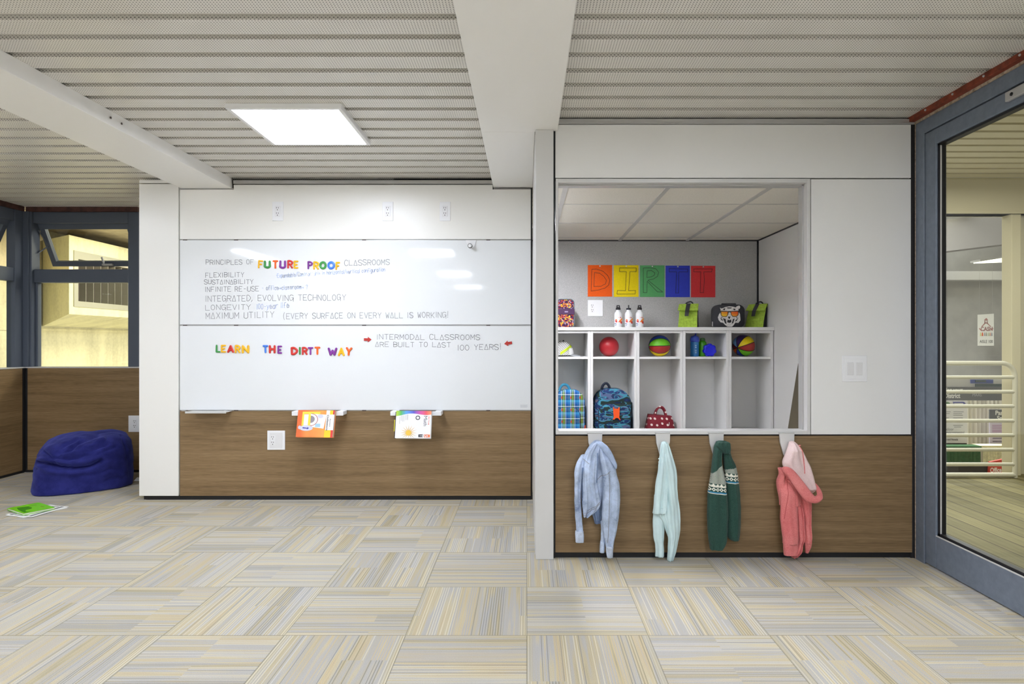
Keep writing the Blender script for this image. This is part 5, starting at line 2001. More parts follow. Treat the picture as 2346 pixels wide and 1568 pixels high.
def on_cloth(parent):
    from mathutils.bvhtree import BVHTree
    vs, fs = [], []
    for c in parent.children:
        k = len(vs)
        vs += [parent.location + v.co for v in c.data.vertices]
        fs += [[k + i for i in p.vertices] for p in c.data.polygons]
    tree = BVHTree.FromPolygons(vs, fs)

    def hit(x, z, miss):
        h = tree.ray_cast(Vector((x, YF - 0.5, z)), Vector((0, 1, 0)))
        return h[0].y if h[0] is not None and h[0].y < YF - 0.012 else miss
    return hit


def seam(pts, org, parent, r=0.0014, lift=0.0003):
    """stitched line laid on the front of the garment"""
    ox, oy, s = org
    hit = on_cloth(parent)
    out, last = [], YF - 0.08
    for a, b in cat_rom(pts, 8):
        x, z = gx(a, ox, s), gz(b, oy, s)
        last = hit(x, z, last)
        out.append((x, last - lift, z))
    return MB().tube(out, r, 6)


OA, OB = (1280, 980, 4.75), (1580, 980, 4.753)


def coat_hook(org, xa, xb, label):
    ox, oy, s = org
    w_ = xb - xa
    t = thing('coat_hook', label, 'hook', (gx((xa + xb) / 2, ox, s), YF - 0.004, gz(80, oy, s)), 0, 'pale metal coat hooks under the opening')
    pol = [(xa, 78), (xb, 78), (xb - 4, 180), (xb - w_ * .30, 330), (xa + w_ * .30, 330), (xa + 8, 190)]
    part('plate', MB().prism([(gx(a, ox, s), gz(b, oy, s)) for a, b in pol], YF - 0.016, YF - 0.0045), 'alu_light', t, 0.002, True)
    part('lip', MB().box(gx(xa - 4, ox, s), gx(xb, ox, s), YF - 0.018, YF - 0.0045, gz(84, oy, s), gz(74, oy, s)), 'alu', t, 0.001, True)
    xm = gx((xa + xb) / 2 + w_ * .1, ox, s)
    part('prong', MB().tube([(xm, YF - 0.014, gz(260, oy, s)), (xm, YF - 0.030, gz(268, oy, s)), (xm, YF - 0.040, gz(245, oy, s))], 0.006, 8), 'alu_light', t, 0, True)


coat_hook(OA, 330, 490, 'pale metal coat hook holding the denim jacket')
coat_hook(OA, 1083, 1243, 'pale metal coat hook holding the mint cardigan')
coat_hook(OB, 250, 413, 'pale metal coat hook holding the green sweater')
coat_hook(OB, 1033, 1197, 'pale metal coat hook holding the coral hoodie')


def gthing(name, label, cat, zx, zy, org):
    return thing(name, label, cat, (gx(zx, org[0], org[2]), YF - 0.05, gz(zy, org[1], org[2])))


# ---- denim jacket
def denim(name, c):
    t = NT(name)
    o = t.pos()
    a = t.noise(o, 11.0, 4.0, 0.65)
    x, y, z = t.sep(o)
    b = t.noise(t.comb(t.math('MULTIPLY', x, 500.0), t.math('MULTIPLY', y, 500.0), t.math('MULTIPLY', z, 160.0)), 1.0, 2.0, 0.7)
    s = t.math('ADD', t.math('MULTIPLY', a, 0.72), t.math('MULTIPLY', b, 0.28))
    t.bump(b, 0.3, 0.001)
    return t.done(t.ramp(s, [(0.33, [c[0] * .62, c[1] * .66, c[2] * .74]), (0.45, [v * .92 for v in c]), (0.54, c), (0.66, [min(255, v * 1.14) for v in c])]), 0.9, 0, 0.15)


dn = denim('faded_denim', (182, 196, 219))
dl = denim('faded_denim_pale', (192, 202, 219))
dd = denim('denim_inside', (126, 144, 176))
stc = plain('denim_stitch', (140, 138, 140), 0.9)
jk = gthing('denim_jacket', 'faded pale blue denim jacket hung on the first hook beside the grey post', 'jacket', 430, 1430, OA)
part('body', cloth([(165, 392, 470), (200, 352, 500), (300, 292, 545), (380, 262, 560), (500, 252, 560), (650, 252, 510), (800, 256, 480), (880, 260, 452), (940, 268, 400), (985, 275, 318)], OA, 0.012, 0.055, 0.013, 3, 2.6), dn, jk, 0, True)
part('back_panel', cloth([(650, 400, 510), (800, 380, 500), (930, 366, 492), (1010, 388, 480), (1080, 403, 470)], OA, 0.010, 0.022, 0.006, 8, 2.0), dd, jk, 0, True)
part('front_panel', cloth([(185, 388, 468), (300, 306, 446), (400, 274, 436), (500, 264, 430), (600, 264, 424), (700, 266, 440), (800, 262, 456), (860, 262, 455), (920, 268, 410), (985, 275, 318)], OA, 0.050, 0.034, 0.016, 5, 2.8, 70), dn, jk, 0, True)
part('sleeve', cloth([(318, 250, 312), (400, 202, 292), (490, 179, 276), (600, 177, 256), (800, 177, 250), (950, 183, 256), (1090, 192, 267), (1165, 194, 270)], OA, 0.022, 0.050, 0.008, 11, 1.8), dn, jk, 0, True)
part('cuff', cloth([(1150, 187, 276), (1200, 184, 279), (1268, 190, 278)], OA, 0.022, 0.046, 0.003, 12, 1.5, 16, 40, False), dl, jk, 0, True)
part('sleeve', cloth([(1050, 468, 520), (1180, 470, 522), (1270, 466, 518)], OA, 0.020, 0.03, 0.004, 14, 1.5, 20, 40), dn, jk, 0, True)
part('cuff', cloth([(1265, 462, 517), (1330, 458, 512), (1390, 458, 508)], OA, 0.020, 0.034, 0.003, 15, 1.5, 14, 40, False), dn, jk, 0, True)
part('sleeve', cloth([(190, 425, 492), (260, 436, 550), (350, 448, 594), (450, 466, 622), (540, 478, 642), (640, 481, 667), (800, 479, 672), (1000, 472, 655), (1150, 482, 630), (1270, 512, 606), (1320, 520, 600)], OA, 0.030, 0.070, 0.010, 17, 1.9), dn, jk, 0, True)
part('cuff', cloth([(1312, 520, 602), (1370, 522, 597), (1432, 532, 596)], OA, 0.036, 0.050, 0.003, 18, 1.5, 16, 40, False), dl, jk, 0, True)
part('collar', cloth([(156, 398, 480), (190, 425, 522), (250, 478, 566), (320, 528, 600), (390, 582, 630), (442, 605, 628)], OA, 0.086, 0.026, 0.004, 19, 1.4, 36, 40), denim('denim_collar', (168, 184, 212)), jk, 0, True)
part('seam', seam([(545, 480), (548, 620), (546, 800), (542, 1000), (536, 1150), (534, 1260)], OA, jk), stc, jk, 0, True)
part('seam', seam([(268, 350), (300, 372), (330, 395)], OA, jk), stc, jk, 0, True)
part('seam', seam([(424, 280), (420, 380), (414, 500), (412, 600)], OA, jk, 0.003), dd, jk, 0, True)
part('seam', seam([(276, 960), (340, 915), (400, 872), (452, 826)], OA, jk), stc, jk, 0, True)
part('seam', seam([(262, 440), (258, 520), (262, 640), (262, 800)], OA, jk, 0.004), dd, jk, 0, True)
part('seam', seam([(420, 575), (470, 530), (520, 500), (560, 470)], OA, jk), stc, jk, 0, True)
part('waistband_seam', seam([(282, 935), (340, 895), (400, 855), (450, 810)], OA, jk), stc, jk, 0, True)

# ---- mint cardigan
mint = fabric('mint_knit', (208, 230, 231), 0.04, 9.0, 520.0, 0.3)
mint2 = fabric('mint_knit_rib', (210, 232, 232), 0.05, 9.0, 420.0, 0.5)
mc = gthing('cardigan', 'pale mint cardigan hung on the second hook', 'cardigan', 1190, 1478, OA)
part('sleeve', cloth([(176, 1140, 1202), (220, 1126, 1228), (300, 1116, 1248), (400, 1112, 1276), (500, 1122, 1300), (600, 1132, 1304), (750, 1150, 1310), (880, 1168, 1330), (1000, 1172, 1340), (1110, 1188, 1337), (1180, 1202, 1330), (1270, 1206, 1315), (1380, 1204, 1294), (1478, 1198, 1266)], OA, 0.018, 0.058, 0.013, 21, 2.3, 76), mint, mc, 0, True)
part('sleeve', cloth([(760, 1062, 1172), (940, 1048, 1172), (1050, 1042, 1172), (1150, 1045, 1170), (1250, 1054, 1165), (1310, 1068, 1163), (1435, 1071, 1166)], OA, 0.016, 0.036, 0.007, 23, 1.8), mint, mc, 0, True)
part('front_panel', cloth([(190, 1132, 1200), (300, 1112, 1214), (400, 1098, 1214), (500, 1085, 1208), (600, 1066, 1204), (700, 1056, 1198), (800, 1047, 1190), (900, 1036, 1182), (946, 1030, 1166)], OA, 0.040, 0.036, 0.013, 25, 2.6), mint, mc, 0, True)
part('front_panel', cloth([(820, 1150, 1240), (950, 1090, 1225), (1040, 1140, 1218), (1110, 1168, 1215), (1210, 1203, 1212)], OA, 0.030, 0.034, 0.008, 26, 2.0), mint2, mc, 0, True)
bt = MB()
for zy in (350, 385, 420, 455, 490):
    bt.ball((gx(1101, OA[0], OA[2]), YF - 0.055, gz(zy, OA[1], OA[2])), 0.0042, 0, 10, 8)
part('button_edge', bt, mint2, mc, 0, True)

# ---- green sweater with a knitted band
def fair_isle(name, zy_bottom, tops, x_ref, slope):
    """knit pattern measured in millimetres up from the lower white line"""
    t = NT(name)
    o = t.pos()
    x, y, z = t.sep(o)
    xr = gx(x_ref, OB[0], OB[2])
    xm = t.math('MULTIPLY', t.math('SUBTRACT', x, xr), 1000.0)
    h = t.math('MULTIPLY', t.math('SUBTRACT', z, gz(zy_bottom, OB[1], OB[2])), 1000.0)
    h = t.math('SUBTRACT', h, t.math('MULTIPLY', xm, slope))
    wv = t.noise(o, 360.0, 2.0, 0.7)
    green = t.ramp(wv, [(0.3, (36, 62, 54)), (0.7, (58, 88, 78))])
    white = lin((232, 230, 216))

    def band(lo, hi):
        return t.math('MULTIPLY', t.math('GREATER_THAN', h, lo), t.math('LESS_THAN', h, hi))

    def tri(per):
        f = t.math('FRACT', t.math('DIVIDE', t.math('ADD', xm, 500.0), per))
        return t.math('ABSOLUTE', t.math('SUBTRACT', t.math('MULTIPLY', f, 2.0), 1.0))
    c = green
    # speckle
    ck = t.math('MODULO', t.math('ADD', t.math('FLOOR', t.math('DIVIDE', t.math('ADD', xm, 500.0), 3.4)), t.math('FLOOR', t.math('DIVIDE', t.math('ADD', h, 500.0), 3.2))), 2.0)
    top = t.math('ADD', tops[0], t.math('MULTIPLY', xm, tops[1]))
    spk = t.math('MULTIPLY', t.math('MULTIPLY', ck, t.math('GREATER_THAN', h, 40.0)), t.math('LESS_THAN', h, top))
    c = t.mix(spk, c, lin((206, 208, 196)))
    # triangles
    hh = t.math('DIVIDE', t.math('SUBTRACT', h, 36.0), 20.0)
    tr_ = t.math('MULTIPLY', band(36.0, 56.0), t.math('LESS_THAN', hh, t.math('SUBTRACT', 1.0, t.math('MULTIPLY', tri(22.0), 0.75))))
    c = t.mix(tr_, c, white)
    gapz = t.math('MULTIPLY', band(48.0, 62.0), t.math('SUBTRACT', 1.0, tr_))
    c = t.mix(t.math('MULTIPLY', gapz, t.math('LESS_THAN', h, 54.0)), c, green)
    # diamonds
    d = t.math('ADD', tri(21.0), t.math('DIVIDE', t.math('ABSOLUTE', t.math('SUBTRACT', h, 23.0)), 10.5))
    dm_ = t.math('MULTIPLY', band(12.0, 34.0), t.math('MULTIPLY', t.math('LESS_THAN', d, 1.05), t.math('GREATER_THAN', d, 0.45)))
    c = t.mix(dm_, c, white)
    # blue row and white line
    dot = t.math('GREATER_THAN', tri(7.0), 0.25)
    c = t.mix(t.math('MULTIPLY', band(3.0, 9.5), dot), c, lin((64, 150, 196)))
    c = t.mix(band(-1.5, 2.2), c, white)
    t.bump(wv, 0.5, 0.002)
    t.done(c, 0.95, 0, 0.1)
    t.b.inputs['Sheen Weight'].default_value = 0.15
    return t.m


gs = gthing('sweater', 'dark green knitted sweater with white patterned band on the third hook', 'sweater', 390, 1340, OB)
fl1 = fair_isle('green_knit_near', 733, (175, 0.9), 400, -0.10)
fl2 = fair_isle('green_knit_far', 622, (92, 0.25), 560, -0.06)
part('sleeve', cloth([(170, 372, 440), (240, 384, 466), (330, 388, 482), (420, 396, 520), (520, 404, 546), (620, 410, 558), (720, 416, 570), (900, 428, 580), (1060, 428, 579), (1150, 430, 576), (1215, 440, 568), (1250, 470, 566)], OB, 0.016, 0.052, 0.007, 31, 1.7, 70), fl2, gs, 0, True)
part('body', cloth([(166, 318, 420), (220, 288, 400), (300, 275, 372), (450, 254, 374), (600, 234, 404), (720, 212, 416), (900, 207, 430), (1080, 208, 428), (1200, 218, 422), (1280, 228, 408), (1342, 238, 368)], OB, 0.022, 0.064, 0.008, 33, 1.6, 76), fl1, gs, 0, True)
gk_ = fabric('green_rib', (48, 76, 67), 0.12, 14.0, 260.0, 0.8)
part('collar', cloth([(158, 332, 420), (172, 306, 444), (205, 292, 452), (245, 330, 456), (290, 378, 446)], OB, 0.060, 0.018, 0.006, 35, 2.5, 30), gk_, gs, 0, True)

# ---- coral hoodie
def marl(name, c, c2):
    t = NT(name)
    o = t.pos()
    b = t.noise(o, 330.0, 3.0, 0.8)
    a = t.noise(o, 10.0, 2.0, 0.6)
    s = t.math('ADD', t.math('MULTIPLY', b, 0.75), t.math('MULTIPLY', a, 0.25))
    t.bump(b, 0.35, 0.0015)
    t.done(t.ramp(s, [(0.36, c), (0.5, [(u + v) / 2 for u, v in zip(c, c2)]), (0.66, c2)]), 0.95, 0, 0.1)
    t.b.inputs['Sheen Weight'].default_value = 0.2
    return t.m


coral = marl('coral_marl', (204, 98, 98), (236, 152, 148))
blush = marl('blush_lining', (214, 182, 180), (238, 218, 214))
ho = gthing('hoodie', 'coral marl hoodie with pale pink hood lining on the fourth hook', 'hoodie', 1190, 1440, OB)
part('hood_lining', cloth([(172, 1122, 1186), (210, 1102, 1214), (300, 1062, 1264), (400, 1032, 1312), (500, 1075, 1346), (600, 1150, 1374), (680, 1235, 1386), (750, 1332, 1356)], OB, 0.020, 0.075, 0.014, 41, 2.0, 70), blush, ho, 0, True)
part('hood', cloth([(462, 1000, 1060), (520, 1002, 1120), (600, 974, 1170), (680, 980, 1210), (780, 998, 1235), (860, 1003, 1230)], OB, 0.018, 0.060, 0.010, 42, 2.0), coral, ho, 0, True)
part('sleeve', cloth([(560, 1010, 1090), (700, 996, 1172), (850, 1003, 1184), (1000, 1000, 1188), (1150, 1018, 1190), (1272, 1028, 1190)], OB, 0.040, 0.052, 0.008, 43, 1.6), coral, ho, 0, True)
part('cuff', cloth([(1264, 1027, 1192), (1330, 1032, 1188), (1398, 1038, 1178)], OB, 0.044, 0.046, 0.003, 44, 1.5, 16, 40, False), coral, ho, 0, True)
part('sleeve', cloth([(750, 1245, 1368), (900, 1262, 1360), (1020, 1276, 1358), (1160, 1282, 1362), (1280, 1284, 1361)], OB, 0.020, 0.045, 0.010, 45, 2.4), coral, ho, 0, True)
part('cuff', cloth([(1272, 1284, 1362), (1340, 1290, 1350), (1398, 1302, 1334)], OB, 0.022, 0.042, 0.003, 46, 1.5, 16, 40, False), coral, ho, 0, True)
part('body', cloth([(680, 1160, 1310), (800, 1180, 1250), (900, 1186, 1262), (1000, 1188, 1272), (1120, 1190, 1274), (1220, 1196, 1285), (1290, 1190, 1262), (1380, 1160, 1240), (1442, 1144, 1192)], OB, 0.026, 0.048, 0.014, 47, 2.2, 70), coral, ho, 0, True)
# turned-back rim of the hood
path = cat_rom([(990, 426, 14), (1030, 450, 38), (1083, 500, 48), (1175, 627, 56), (1254, 728, 54), (1318, 766, 40), (1366, 752, 38), (1394, 712, 32), (1398, 665, 24), (1390, 622, 10)], 6)
rim = MB()
rng = []
n_ = len(path)
for i, (a, b, hw) in enumerate(path):
    x0_, z0_ = path[max(i - 1, 0)][:2]
    x1_, z1_ = path[min(i + 1, n_ - 1)][:2]
    dx, dz = x1_ - x0_, z1_ - z0_
    L = math.hypot(dx, dz)
    nx, nz = -dz / L, dx / L
    v = i / (n_ - 1)
    ring = []
    for j in range(20):
        an = 2 * PI * j / 20
        q = math.cos(an)
        ring.append(Vector((gx(a + nx * hw * q, OB[0], OB[2]), YF - 0.110 - (0.004 + 0.010 * min(1, hw / 40)) * math.sin(an) - 0.010 * math.sin(v * PI) + max(0.0, v - .72) * 0.22, gz(b + nz * hw * q, OB[1], OB[2]))))
    rng.append(ring)
part('hood_rim', MB().loft(rng), coral, ho, 0, True)
part('hood_seam', seam([(1205, 190), (1228, 270), (1246, 360), (1252, 440), (1246, 500)], OB, ho, 0.0028), coral, ho, 0, True)
part('seam', seam([(1072, 560), (1060, 700), (1048, 850), (1030, 1000)], OB, ho, 0.0016), plain('coral_seam', (190, 84, 84), 0.9), ho, 0, True)

# ================================================================== PORCH AND HALL BEYOND THE GLASS DOOR
def planks():
    t = NT('deck_planks')
    x, y, z = t.sep(t.pos())
    g = t.math('DIVIDE', x, 0.14)
    f = t.math('FRACT', g)
    gapf = t.math('LESS_THAN', f, 0.055)
    v = t.white(t.comb(t.math('FLOOR', g), 1.0, 2.0))
    n_ = t.noise(t.comb(t.math('MULTIPLY', x, 30.0), t.math('MULTIPLY', y, 2.0), 0.0), 1.0, 4.0, 0.6)
    c = t.ramp(t.math('ADD', t.math('MULTIPLY', v, 0.3), t.math('MULTIPLY', n_, 0.7)), [(0.25, (98, 92, 58)), (0.7, (138, 130, 88))])
    return t.done(t.mix(gapf, c, lin((50, 44, 28))), 0.7, 0, 0.3)


cream = plain('cream_porch_paint', (226, 218, 190), 0.5, 0, 0.4)
struct('floor_outside', B(2.31, 6.6, -1.0, 5.72, -0.12, -0.005), planks(), 'olive stained deck planks outside the glass door')
so_ = MB()
y_ = -0.9
while y_ < 5.6:
    so_.box(2.31, 6.6, y_, y_ + 0.115, 2.70, 2.75)
    y_ += 0.155
so_.box(2.31, 6.6, -1.0, 5.7, 2.74, 2.8)
struct('ceiling_outside', so_, cream, 'cream ribbed porch ceiling outside the glass door')
struct('beam_outside', MB().box(2.1, 6.6, 5.58, 5.72, 2.375, 2.70).box(2.1, 6.6, 5.56, 5.74, 2.375, 2.395), cream, 'cream steel beam across the porch front', 0.006)
struct('column_outside', MB().box(4.415, 4.50, 5.60, 5.72, -0.01, 2.38).box(4.50, 4.515, 5.615, 5.70, -0.01, 2.38), cream, 'cream steel column at the porch corner', 0.005)
ws = struct('wall_porch', B(4.515, 6.6, 5.66, 5.72, -0.01, 2.38), plain('porch_panel', (214, 208, 184), 0.6), 'pale wall panel right of the porch column')
part('door_knob', MB().lathe([(0, 0), (.02, 0), (.012, .03), (.03, .05), (.026, .075), (0, .08)], (4.60, 5.66, 1.185), 16, 0, 'Y'), 'alu_light', ws)

rl = thing('pipe_railing', 'cream pipe railing with rounded corner on the porch deck', 'railing', (3.3, 5.50, 0))
cp_ = plain('cream_pipe', (228, 224, 208), 0.4)
rr_ = 0.0165
top_z = 1.02
part('post', MB().tube([(2.33, 5.5, top_z), (3.2, 5.5, top_z), (4.245, 5.5, top_z)] + [(4.245 + .12 * math.sin(R(a)), 5.5, top_z - .12 + .12 * math.cos(R(a))) for a in range(10, 91, 10)] + [(4.365, 5.5, .5), (4.365, 5.5, -0.003)], 0.0205, 12), cp_, rl, 0, True)
for zz in (0.8938, 0.7640, 0.6350, 0.5050, 0.3750, 0.2460, 0.1150, 0.0200):
    part('rail', MB().tube([(2.33, 5.5, zz), (4.36, 5.5, zz)], rr_ if zz > .05 else .022, 10), cp_, rl, 0, True)

# the hall floor lies a step below the deck
struct('floor_hall', B(2.0, 16.0, 5.75, 19.0, -0.86, -0.80), plain('hall_floor', (150, 146, 138), 0.6), 'hall floor below the porch deck')
hall = struct('wall_hall', B(1.0, 16.0, 16.0, 16.3, -0.8, 7.5), plain('hall_grey', (172, 170, 164), 0.9, 0, 0.2, 0.04, 3), 'grey wall at the back of the hall')
struct('beam_hall', MB().box(1.0, 16.0, 15.7, 16.0, 2.80, 3.02), 'offwhite', 'pale horizontal rail along the hall wall')
gy = plain('hall_steel_grey', (150, 146, 142), 0.7)
d_ = MB().box(-6.0, 6.0, -0.3, 0.3, -0.36, 0.36).xform(Matrix.Translation((11.2, 14.4, 3.85)) @ Matrix.Rotation(R(-7), 4, 'Y'))
struct('beam_hall_upper', d_, gy, 'grey sloping roof girder in the hall')


def hall_lamp(x, y, z, rz, label):
    t = thing('hall_light', label, 'light', (x, y, z), rz, 'hall roof lights seen through the glass door')
    part('reflector', MB().box(-.62, .62, -.17, .17, 0.0, .05), 'offwhite', t, 0.004)
    part('tube', MB().prism([(-.58, 0.0), (.58, 0.0), (.58, -.16), (-.58, -.02)], -.12, .12), emit('hall_tube', (255, 246, 214), 2.2), t)
    t.rotation_euler = (0, R(-9), rz)
    return t


hl_ = hall_lamp(11.55, 15.0, 3.25, R(0), 'long white hall light seen above the pale rail through the glass')
hall_lamp(9.3, 14.0, 4.20, R(0), 'hall light high in the upper left corner of the door glass')

# hanging aisle banner
YBN = 15.2
ban = thing('aisle_banner', 'white hanging aisle banner with red schoolhouse logo', 'banner', (X_(2258.5, YBN), YBN, Z_(792, YBN)))
part('panel', MB().prism([(X_(2240.3, YBN), Z_(792.5, YBN)), (X_(2277, YBN), Z_(792.5, YBN)), (X_(2277, YBN), Z_(719, YBN)), (X_(2240.3, YBN), Z_(721.5, YBN))], YBN, YBN + .01), plain('banner_vinyl', (232, 230, 222), 0.6), ban, 0, True)


def bx_(zx):
    return X_(2200 + zx / 14.26, YBN)


def bz_(zy):
    return Z_(690 + zy / 14.26, YBN)


YB_ = YBN - .004
lg = MB()
pl3 = lambda x, z: (x, YB_, z)
lg.add([(bx_(a), YB_, bz_(b)) for a, b in ((765, 625), (910, 625), (848, 555))], [(0, 1, 2)])
for a, b, c, d in ((785, 640, 810, 735), (870, 640, 892, 735), (785, 640, 892, 655), (785, 700, 892, 735)):
    lg.add([(bx_(a), YB_, bz_(d)), (bx_(c), YB_, bz_(d)), (bx_(c), YB_, bz_(b)), (bx_(a), YB_, bz_(b))], [(0, 1, 2, 3)])
for ln in ([(800, 730), (700, 835)], [(880, 730), (985, 830)], [(620, 900), (690, 970)], [(1065, 905), (1010, 940)]):
    lg.ribbon([(bx_(a), bz_(b)) for a, b in ln], 0.022, pl3)
part('logo', lg, plain('schoolhouse_red', (176, 118, 110), 0.7), ban, 0, True)  # red muted in the colour, as if washed out by reflection in the glass
lg = MB()
print_text(lg, 'CASH', (bx_(660), YB_ - .002, bz_(975)), (1, 0, 0), (0, 0, 1), abs(bz_(840) - bz_(975)), bx_(1050) - bx_(660), 0.03)
part('logo', lg, plain('logo_plum', (160, 110, 108), 0.7), ban, 0, True)  # same reflection wash mixed into the lettering colour
for (a, b, c_) in ((660, 40, (206, 206, 120)), (722, 62, (224, 110, 70)), (800, 40, (140, 140, 150)), (858, 40, (150, 150, 120)), (930, 40, (170, 176, 130)), (980, 46, (206, 160, 140)), (1030, 36, (130, 132, 150))):
    lg = MB()
    lg.add([(bx_(a - b / 2), YB_, bz_(1140)), (bx_(a + b / 2), YB_, bz_(1140)), (bx_(a + b * .3), YB_, bz_(1030)), (bx_(a - b * .3), YB_, bz_(1030))], [(0, 1, 2, 3)])
    part('figure', lg, plain('figure_tint', c_, 0.7), ban, 0, True)
lg = MB()
print_text(lg, 'AISLE 100', (bx_(630), YB_, bz_(1370)), (1, 0, 0), (0, 0, 1), abs(bz_(1270) - bz_(1370)), bx_(1055) - bx_(630), 0.0)
part('lettering', lg, 'dark', ban, 0, True)
part('cord', MB().tube([(X_(2244, YBN), YBN + .005, Z_(721, YBN)), (X_(2244, YBN), YBN + .005, 6.9)], .0018, 6).tube([(X_(2274, YBN), YBN + .005, Z_(719, YBN)), (X_(2274, YBN), YBN + .005, 6.9)], .0018, 6), 'alu', ban, 0, True)

# exhibition booth behind the railing
YE = 8.6


def ex(px):
    return X_(px, YE)


def ez(py):
    return Z_(py, YE)


def board(name, label, cat, px0, py0, px1, py1, dy, rgb, th=0.02):
    t = thing(name, label, cat, (ex((px0 + px1) / 2), YE + dy, ez(py1)))
    x0_, x1_ = X_(px0, YE + dy), X_(px1, YE + dy)
    part('panel', B(x0_, x1_, YE + dy, YE + dy + th, Z_(py1, YE + dy), Z_(py0, YE + dy)), plain(cat + '_face', rgb, 0.6), t, 0, True)
    return t


def print_on(t, lines, dy, rgb, bold=0.02, name='lettering'):
    mb = MB()
    y = YE + dy - 0.003
    for s, px, py, hp, wp in lines:
        print_text(mb, s, (X_(px, y), y, Z_(py, y)), (1, 0, 0), (0, 0, 1), hp * y / F, wp * y / F, bold)
    part(name, mb, plain('print_ink', rgb, 0.6), t, 0, True)


def stripes(t, rows, dy, rgb, name='small_print'):
    y = YE + dy - 0.003
    mb = MB()
    for (a, b, c) in rows:
        mb.add([(X_(a, y), y, Z_(c + .7, y)), (X_(b, y), y, Z_(c + .7, y)), (X_(b, y), y, Z_(c - .7, y)), (X_(a, y), y, Z_(c - .7, y))], [(0, 1, 2, 3)])
    part(name, mb, plain('print_grey_' + name, rgb, 0.7), t, 0, True)


hd_ = board('display_header', 'dark grey display header lettered District behind the railing', 'display', 2100, 887, 2312, 918, 0.05, (104, 104, 106))
print_on(hd_, [('e for your', 2158, 898, 9.5, 48), ('l District', 2158, 912, 10.5, 42)], 0.05, (238, 236, 232), 0.03)
print_on(hd_, [('MAAS', 2228, 908.5, 7, 21)], 0.05, (190, 190, 196), 0.0)
sh_ = board('display_shelf', 'pale booth panel with blue and grey slips above the dark header', 'display', 2100, 868, 2312, 887.5, 0.12, (206, 204, 202))
mb = MB()
for (a, b, c, d) in ((2236, 871, 2288, 880),):
    mb.box(X_(a, YE), X_(c, YE), YE + .10, YE + .11, Z_(d, YE), Z_(b, YE))
part('slip', mb, plain('slip_blue', (86, 96, 156), 0.6), sh_, 0, True)
mb = MB().box(X_(2246, YE), X_(2270, YE), YE + .09, YE + .10, Z_(877, YE), Z_(872, YE)).box(X_(2246, YE), X_(2312, YE), YE + .09, YE + .10, Z_(888, YE), Z_(881, YE))
part('slip', mb, plain('slip_grey', (90, 100, 100), 0.6), sh_, 0, True)
po_ = board('poster', 'white text poster about indoor environments at the left of the booth', 'poster', 2100, 919, 2216.5, 1026, 0.0, (232, 228, 232))
print_on(po_, [('Indoor', 2164, 987, 7, 21), ('Environmental', 2164, 994.5, 7, 45)], 0.0, (130, 128, 130), 0.0)
print_on(po_, [('fornia and Nevada', 2157, 1009.5, 4.5, 38)], 0.0, (60, 56, 56), 0.01, 'lettering')
stripes(po_, [(2162, 2178, 944), (2184, 2208, 944), (2184, 2204, 948), (2162, 2176, 948), (2184, 2206, 952), (2162, 2174, 958), (2184, 2206, 958), (2184, 2206, 975), (2186, 2202, 979)], 0.0, (160, 158, 164))
y = YE - .003
mb = MB()
mb.add([(X_(a, y), y, Z_(b, y)) for a, b in ((2182, 921), (2208, 921), (2213, 925), (2208, 927), (2206, 924), (2186, 924), (2186, 927))], [(0, 1, 2, 3, 4, 5, 6)])
part('arrow', mb, plain('poster_blue', (96, 98, 170), 0.6), po_, 0, True)
mb = MB().add([(X_(a, y), y, Z_(b, y)) for a, b in ((2150, 921), (2172, 921), (2178, 925), (2172, 926), (2150, 924))], [(0, 1, 2, 3, 4)])
part('arrow', mb, plain('poster_green', (130, 160, 130), 0.6), po_, 0, True)
stripes(po_, [(2100, 2215, 1016.5), (2100, 2215, 1018), (2100, 2215, 1019.5)], 0.0, (46, 44, 46), 'foot_band')
cu_ = MB()
n_ = 70
top_, bot_ = [], []
for i in range(n_):
    x = X_(2210, YE + .3) + (X_(2330, YE + .3) - X_(2210, YE + .3)) * i / (n_ - 1)
    yy = YE + .30 + .018 * math.sin(i * 1.15) + .008 * math.sin(i * 2.7)
    top_.append(Vector((x, yy, Z_(919, YE))))
    bot_.append(Vector((x, yy, -0.8)))
cu_.loft([top_, bot_], 0, True, False, False)
solo('booth_curtain', 'cream pleated booth curtain between the two posters', 'curtain', cu_, plain('cream_drape', (222, 216, 196), 0.9), (X_(2250, YE + .3), YE + .3, -0.8), None, 0, True)
pp_ = board('poster', 'lilac text poster at the right of the booth', 'poster', 2268, 939, 2326, 1024, -0.03, (206, 196, 220))
hdp = board('poster_header', 'dark grey panel lettered Part above the lilac poster', 'display', 2268, 939, 2326, 964, -0.06, (92, 94, 98))
print_on(hdp, [('Partner', 2280.5, 951, 10, 40), ('Smart', 2284, 963, 10, 32)], -0.06, (240, 238, 234), 0.03)
stripes(pp_, [(2273, 2302, 975), (2273, 2300, 979), (2273, 2302, 983), (2273, 2298, 987), (2273, 2300, 990)], -0.03, (176, 124, 170))
stripes(pp_, [(2274, 2300, 1004.5), (2274, 2300, 1012)], -0.03, (70, 66, 100), 'small_heading')

# skirted tables
YK = 8.25


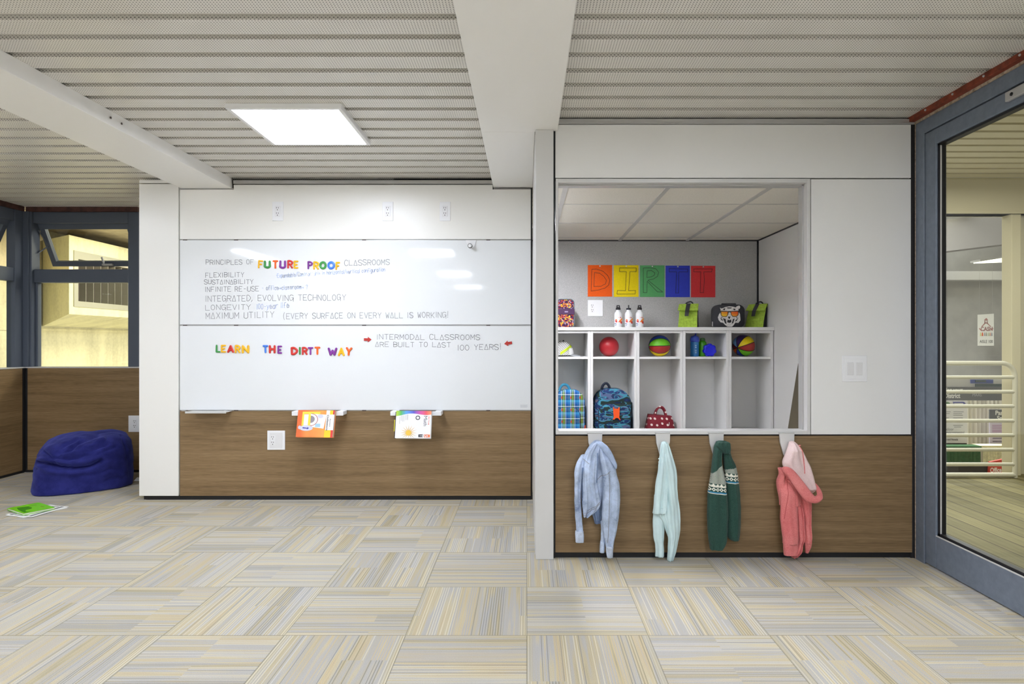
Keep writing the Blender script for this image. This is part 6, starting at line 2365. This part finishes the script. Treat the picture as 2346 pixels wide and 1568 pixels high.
def skirt(px0, px1, label, rgb, dy=0.0):
    t = thing('skirted_table', label, 'table', (X_((px0 + px1) / 2, YK), YK + .35, -0.8))
    x0_, x1_ = X_(px0, YK + dy), X_(px1, YK + dy)
    zt_ = Z_(1023, YK)
    part('tabletop', B(x0_ - .02, x1_ + .02, YK + dy, YK + dy + .16, zt_ - .03, zt_), plain('table_cloth', [min(255, v * 1.1) for v in rgb], 0.9), t, 0.004, True)
    n = 90
    a_, b_ = [], []
    for i in range(n):
        x = x0_ + (x1_ - x0_) * i / (n - 1)
        yy = YK + dy - .012 + .010 * math.sin(i * 1.3) + .005 * math.sin(i * 2.9)
        a_.append(Vector((x, yy, zt_ - .02)))
        b_.append(Vector((x, yy - .01, -0.79)))
    part('skirt', MB().loft([a_, b_], 0, True, False, False), plain('table_skirt', rgb, 0.9, 0, 0.2, 0.1, 30), t, 0, True)
    return t


skirt(2090, 2246, 'table with a dark green pleated skirt behind the railing', (62, 98, 66))
skirt(2250, 2350, 'table with a cream pleated skirt beside the green one', (222, 214, 176), 0.05)
YR = 7.2
of = thing('office_sign', 'red sign lettered Office standing low behind the railing', 'sign', (X_(2292, YR), YR, -0.8))
part('panel', MB().prism([(X_(a, YR), Z_(b, YR)) for a, b in ((2266, 1086), (2312, 1086), (2312, 1050), (2268, 1059))], YR, YR + .03), plain('sign_red', (196, 62, 48), 0.6), of, 0, True)
mb = MB()
print_text(mb, 'Office', (X_(2268, YR), YR - .004, Z_(1083, YR)), (1, 0, .04), (0, 0, 1), 11 * YR / F, 26 * YR / F, 0.03)
part('lettering', mb, plain('sign_white', (240, 226, 218), 0.6), of, 0, True)
part('stand', B(X_(2200, YR), X_(2312, YR), YR + .03, YR + .25, -0.8, Z_(1069, YR)), 'dark', of, 0, True)


# ------------------------------------------------------------------ pieces that belong to a part rather than to the whole thing
NEST = {
    'textbook': [('cover', ('title', 'title_strip', 'picture', 'rainbow_band', 'sun_rays', 'sun_disc', 'grade_tag', 'grade_print', 'series_print', 'edge_stripe'))],
    'picture_book': [('cover', ('cover_art',))], 'paper_sheet': [('sheet', ('printing',))], 'wall_outlet': [('cover_plate', ('inner_plate',)), ('socket', ('slots',))],
    'light_switch': [('cover_plate', ('inner_plate',))], 'board_hook': [('knob', ('knob_edge',))], 'whiteboard': [('surface', ('handwriting', 'maker_mark'))],
    'letter_sheet': [('sheet', ('outline',))], 'backpack': [('pocket', ('piping', 'zip_figure'))], 'lunch_bag': [('band', ('maker_mark',)), ('flap', ('strap',))],
    'lunch_box': [('face', ('mouth', 'tooth', 'glasses_frame', 'lens'))], 'aluminium_bottle': [('body', ('print_orange', 'print_red', 'print_amber', 'print_blue')), ('cap', ('clip', 'loop_hole'))],
    'drink_bottle': [('cap', ('spout',)), ('body', ('print',))], 'tote_bag': [('body', ('maker_mark',))], 'coat_hook': [('plate', ('lip',))],
    'poster': [('panel', ('lettering', 'small_print', 'small_heading', 'foot_band', 'arrow'))], 'display_header': [('panel', ('lettering',))], 'poster_header': [('panel', ('lettering',))],
    'aisle_banner': [('panel', ('logo', 'figure', 'lettering'))], 'office_sign': [('panel', ('lettering',))], 'ball': [('skin', ('seam',))],
    'denim_jacket': [('sleeve', ('cuff',))], 'hoodie': [('sleeve', ('cuff',))], 'cubby_unit': [],
}


def stem_of(o):
    return o.name.split('.')[0]


def middle(o):
    vs = o.data.vertices
    return sum((v.co for v in vs), Vector()) / max(1, len(vs))


for root in [o for o in col.objects if o.parent is None and stem_of(o) in NEST]:
    for host, kids in NEST[stem_of(root)]:
        hosts = [c for c in root.children if stem_of(c) == host]
        for c in list(root.children):
            if stem_of(c) in kids and hosts:
                c.parent = min(hosts, key=lambda h: (middle(h) - middle(c)).length)
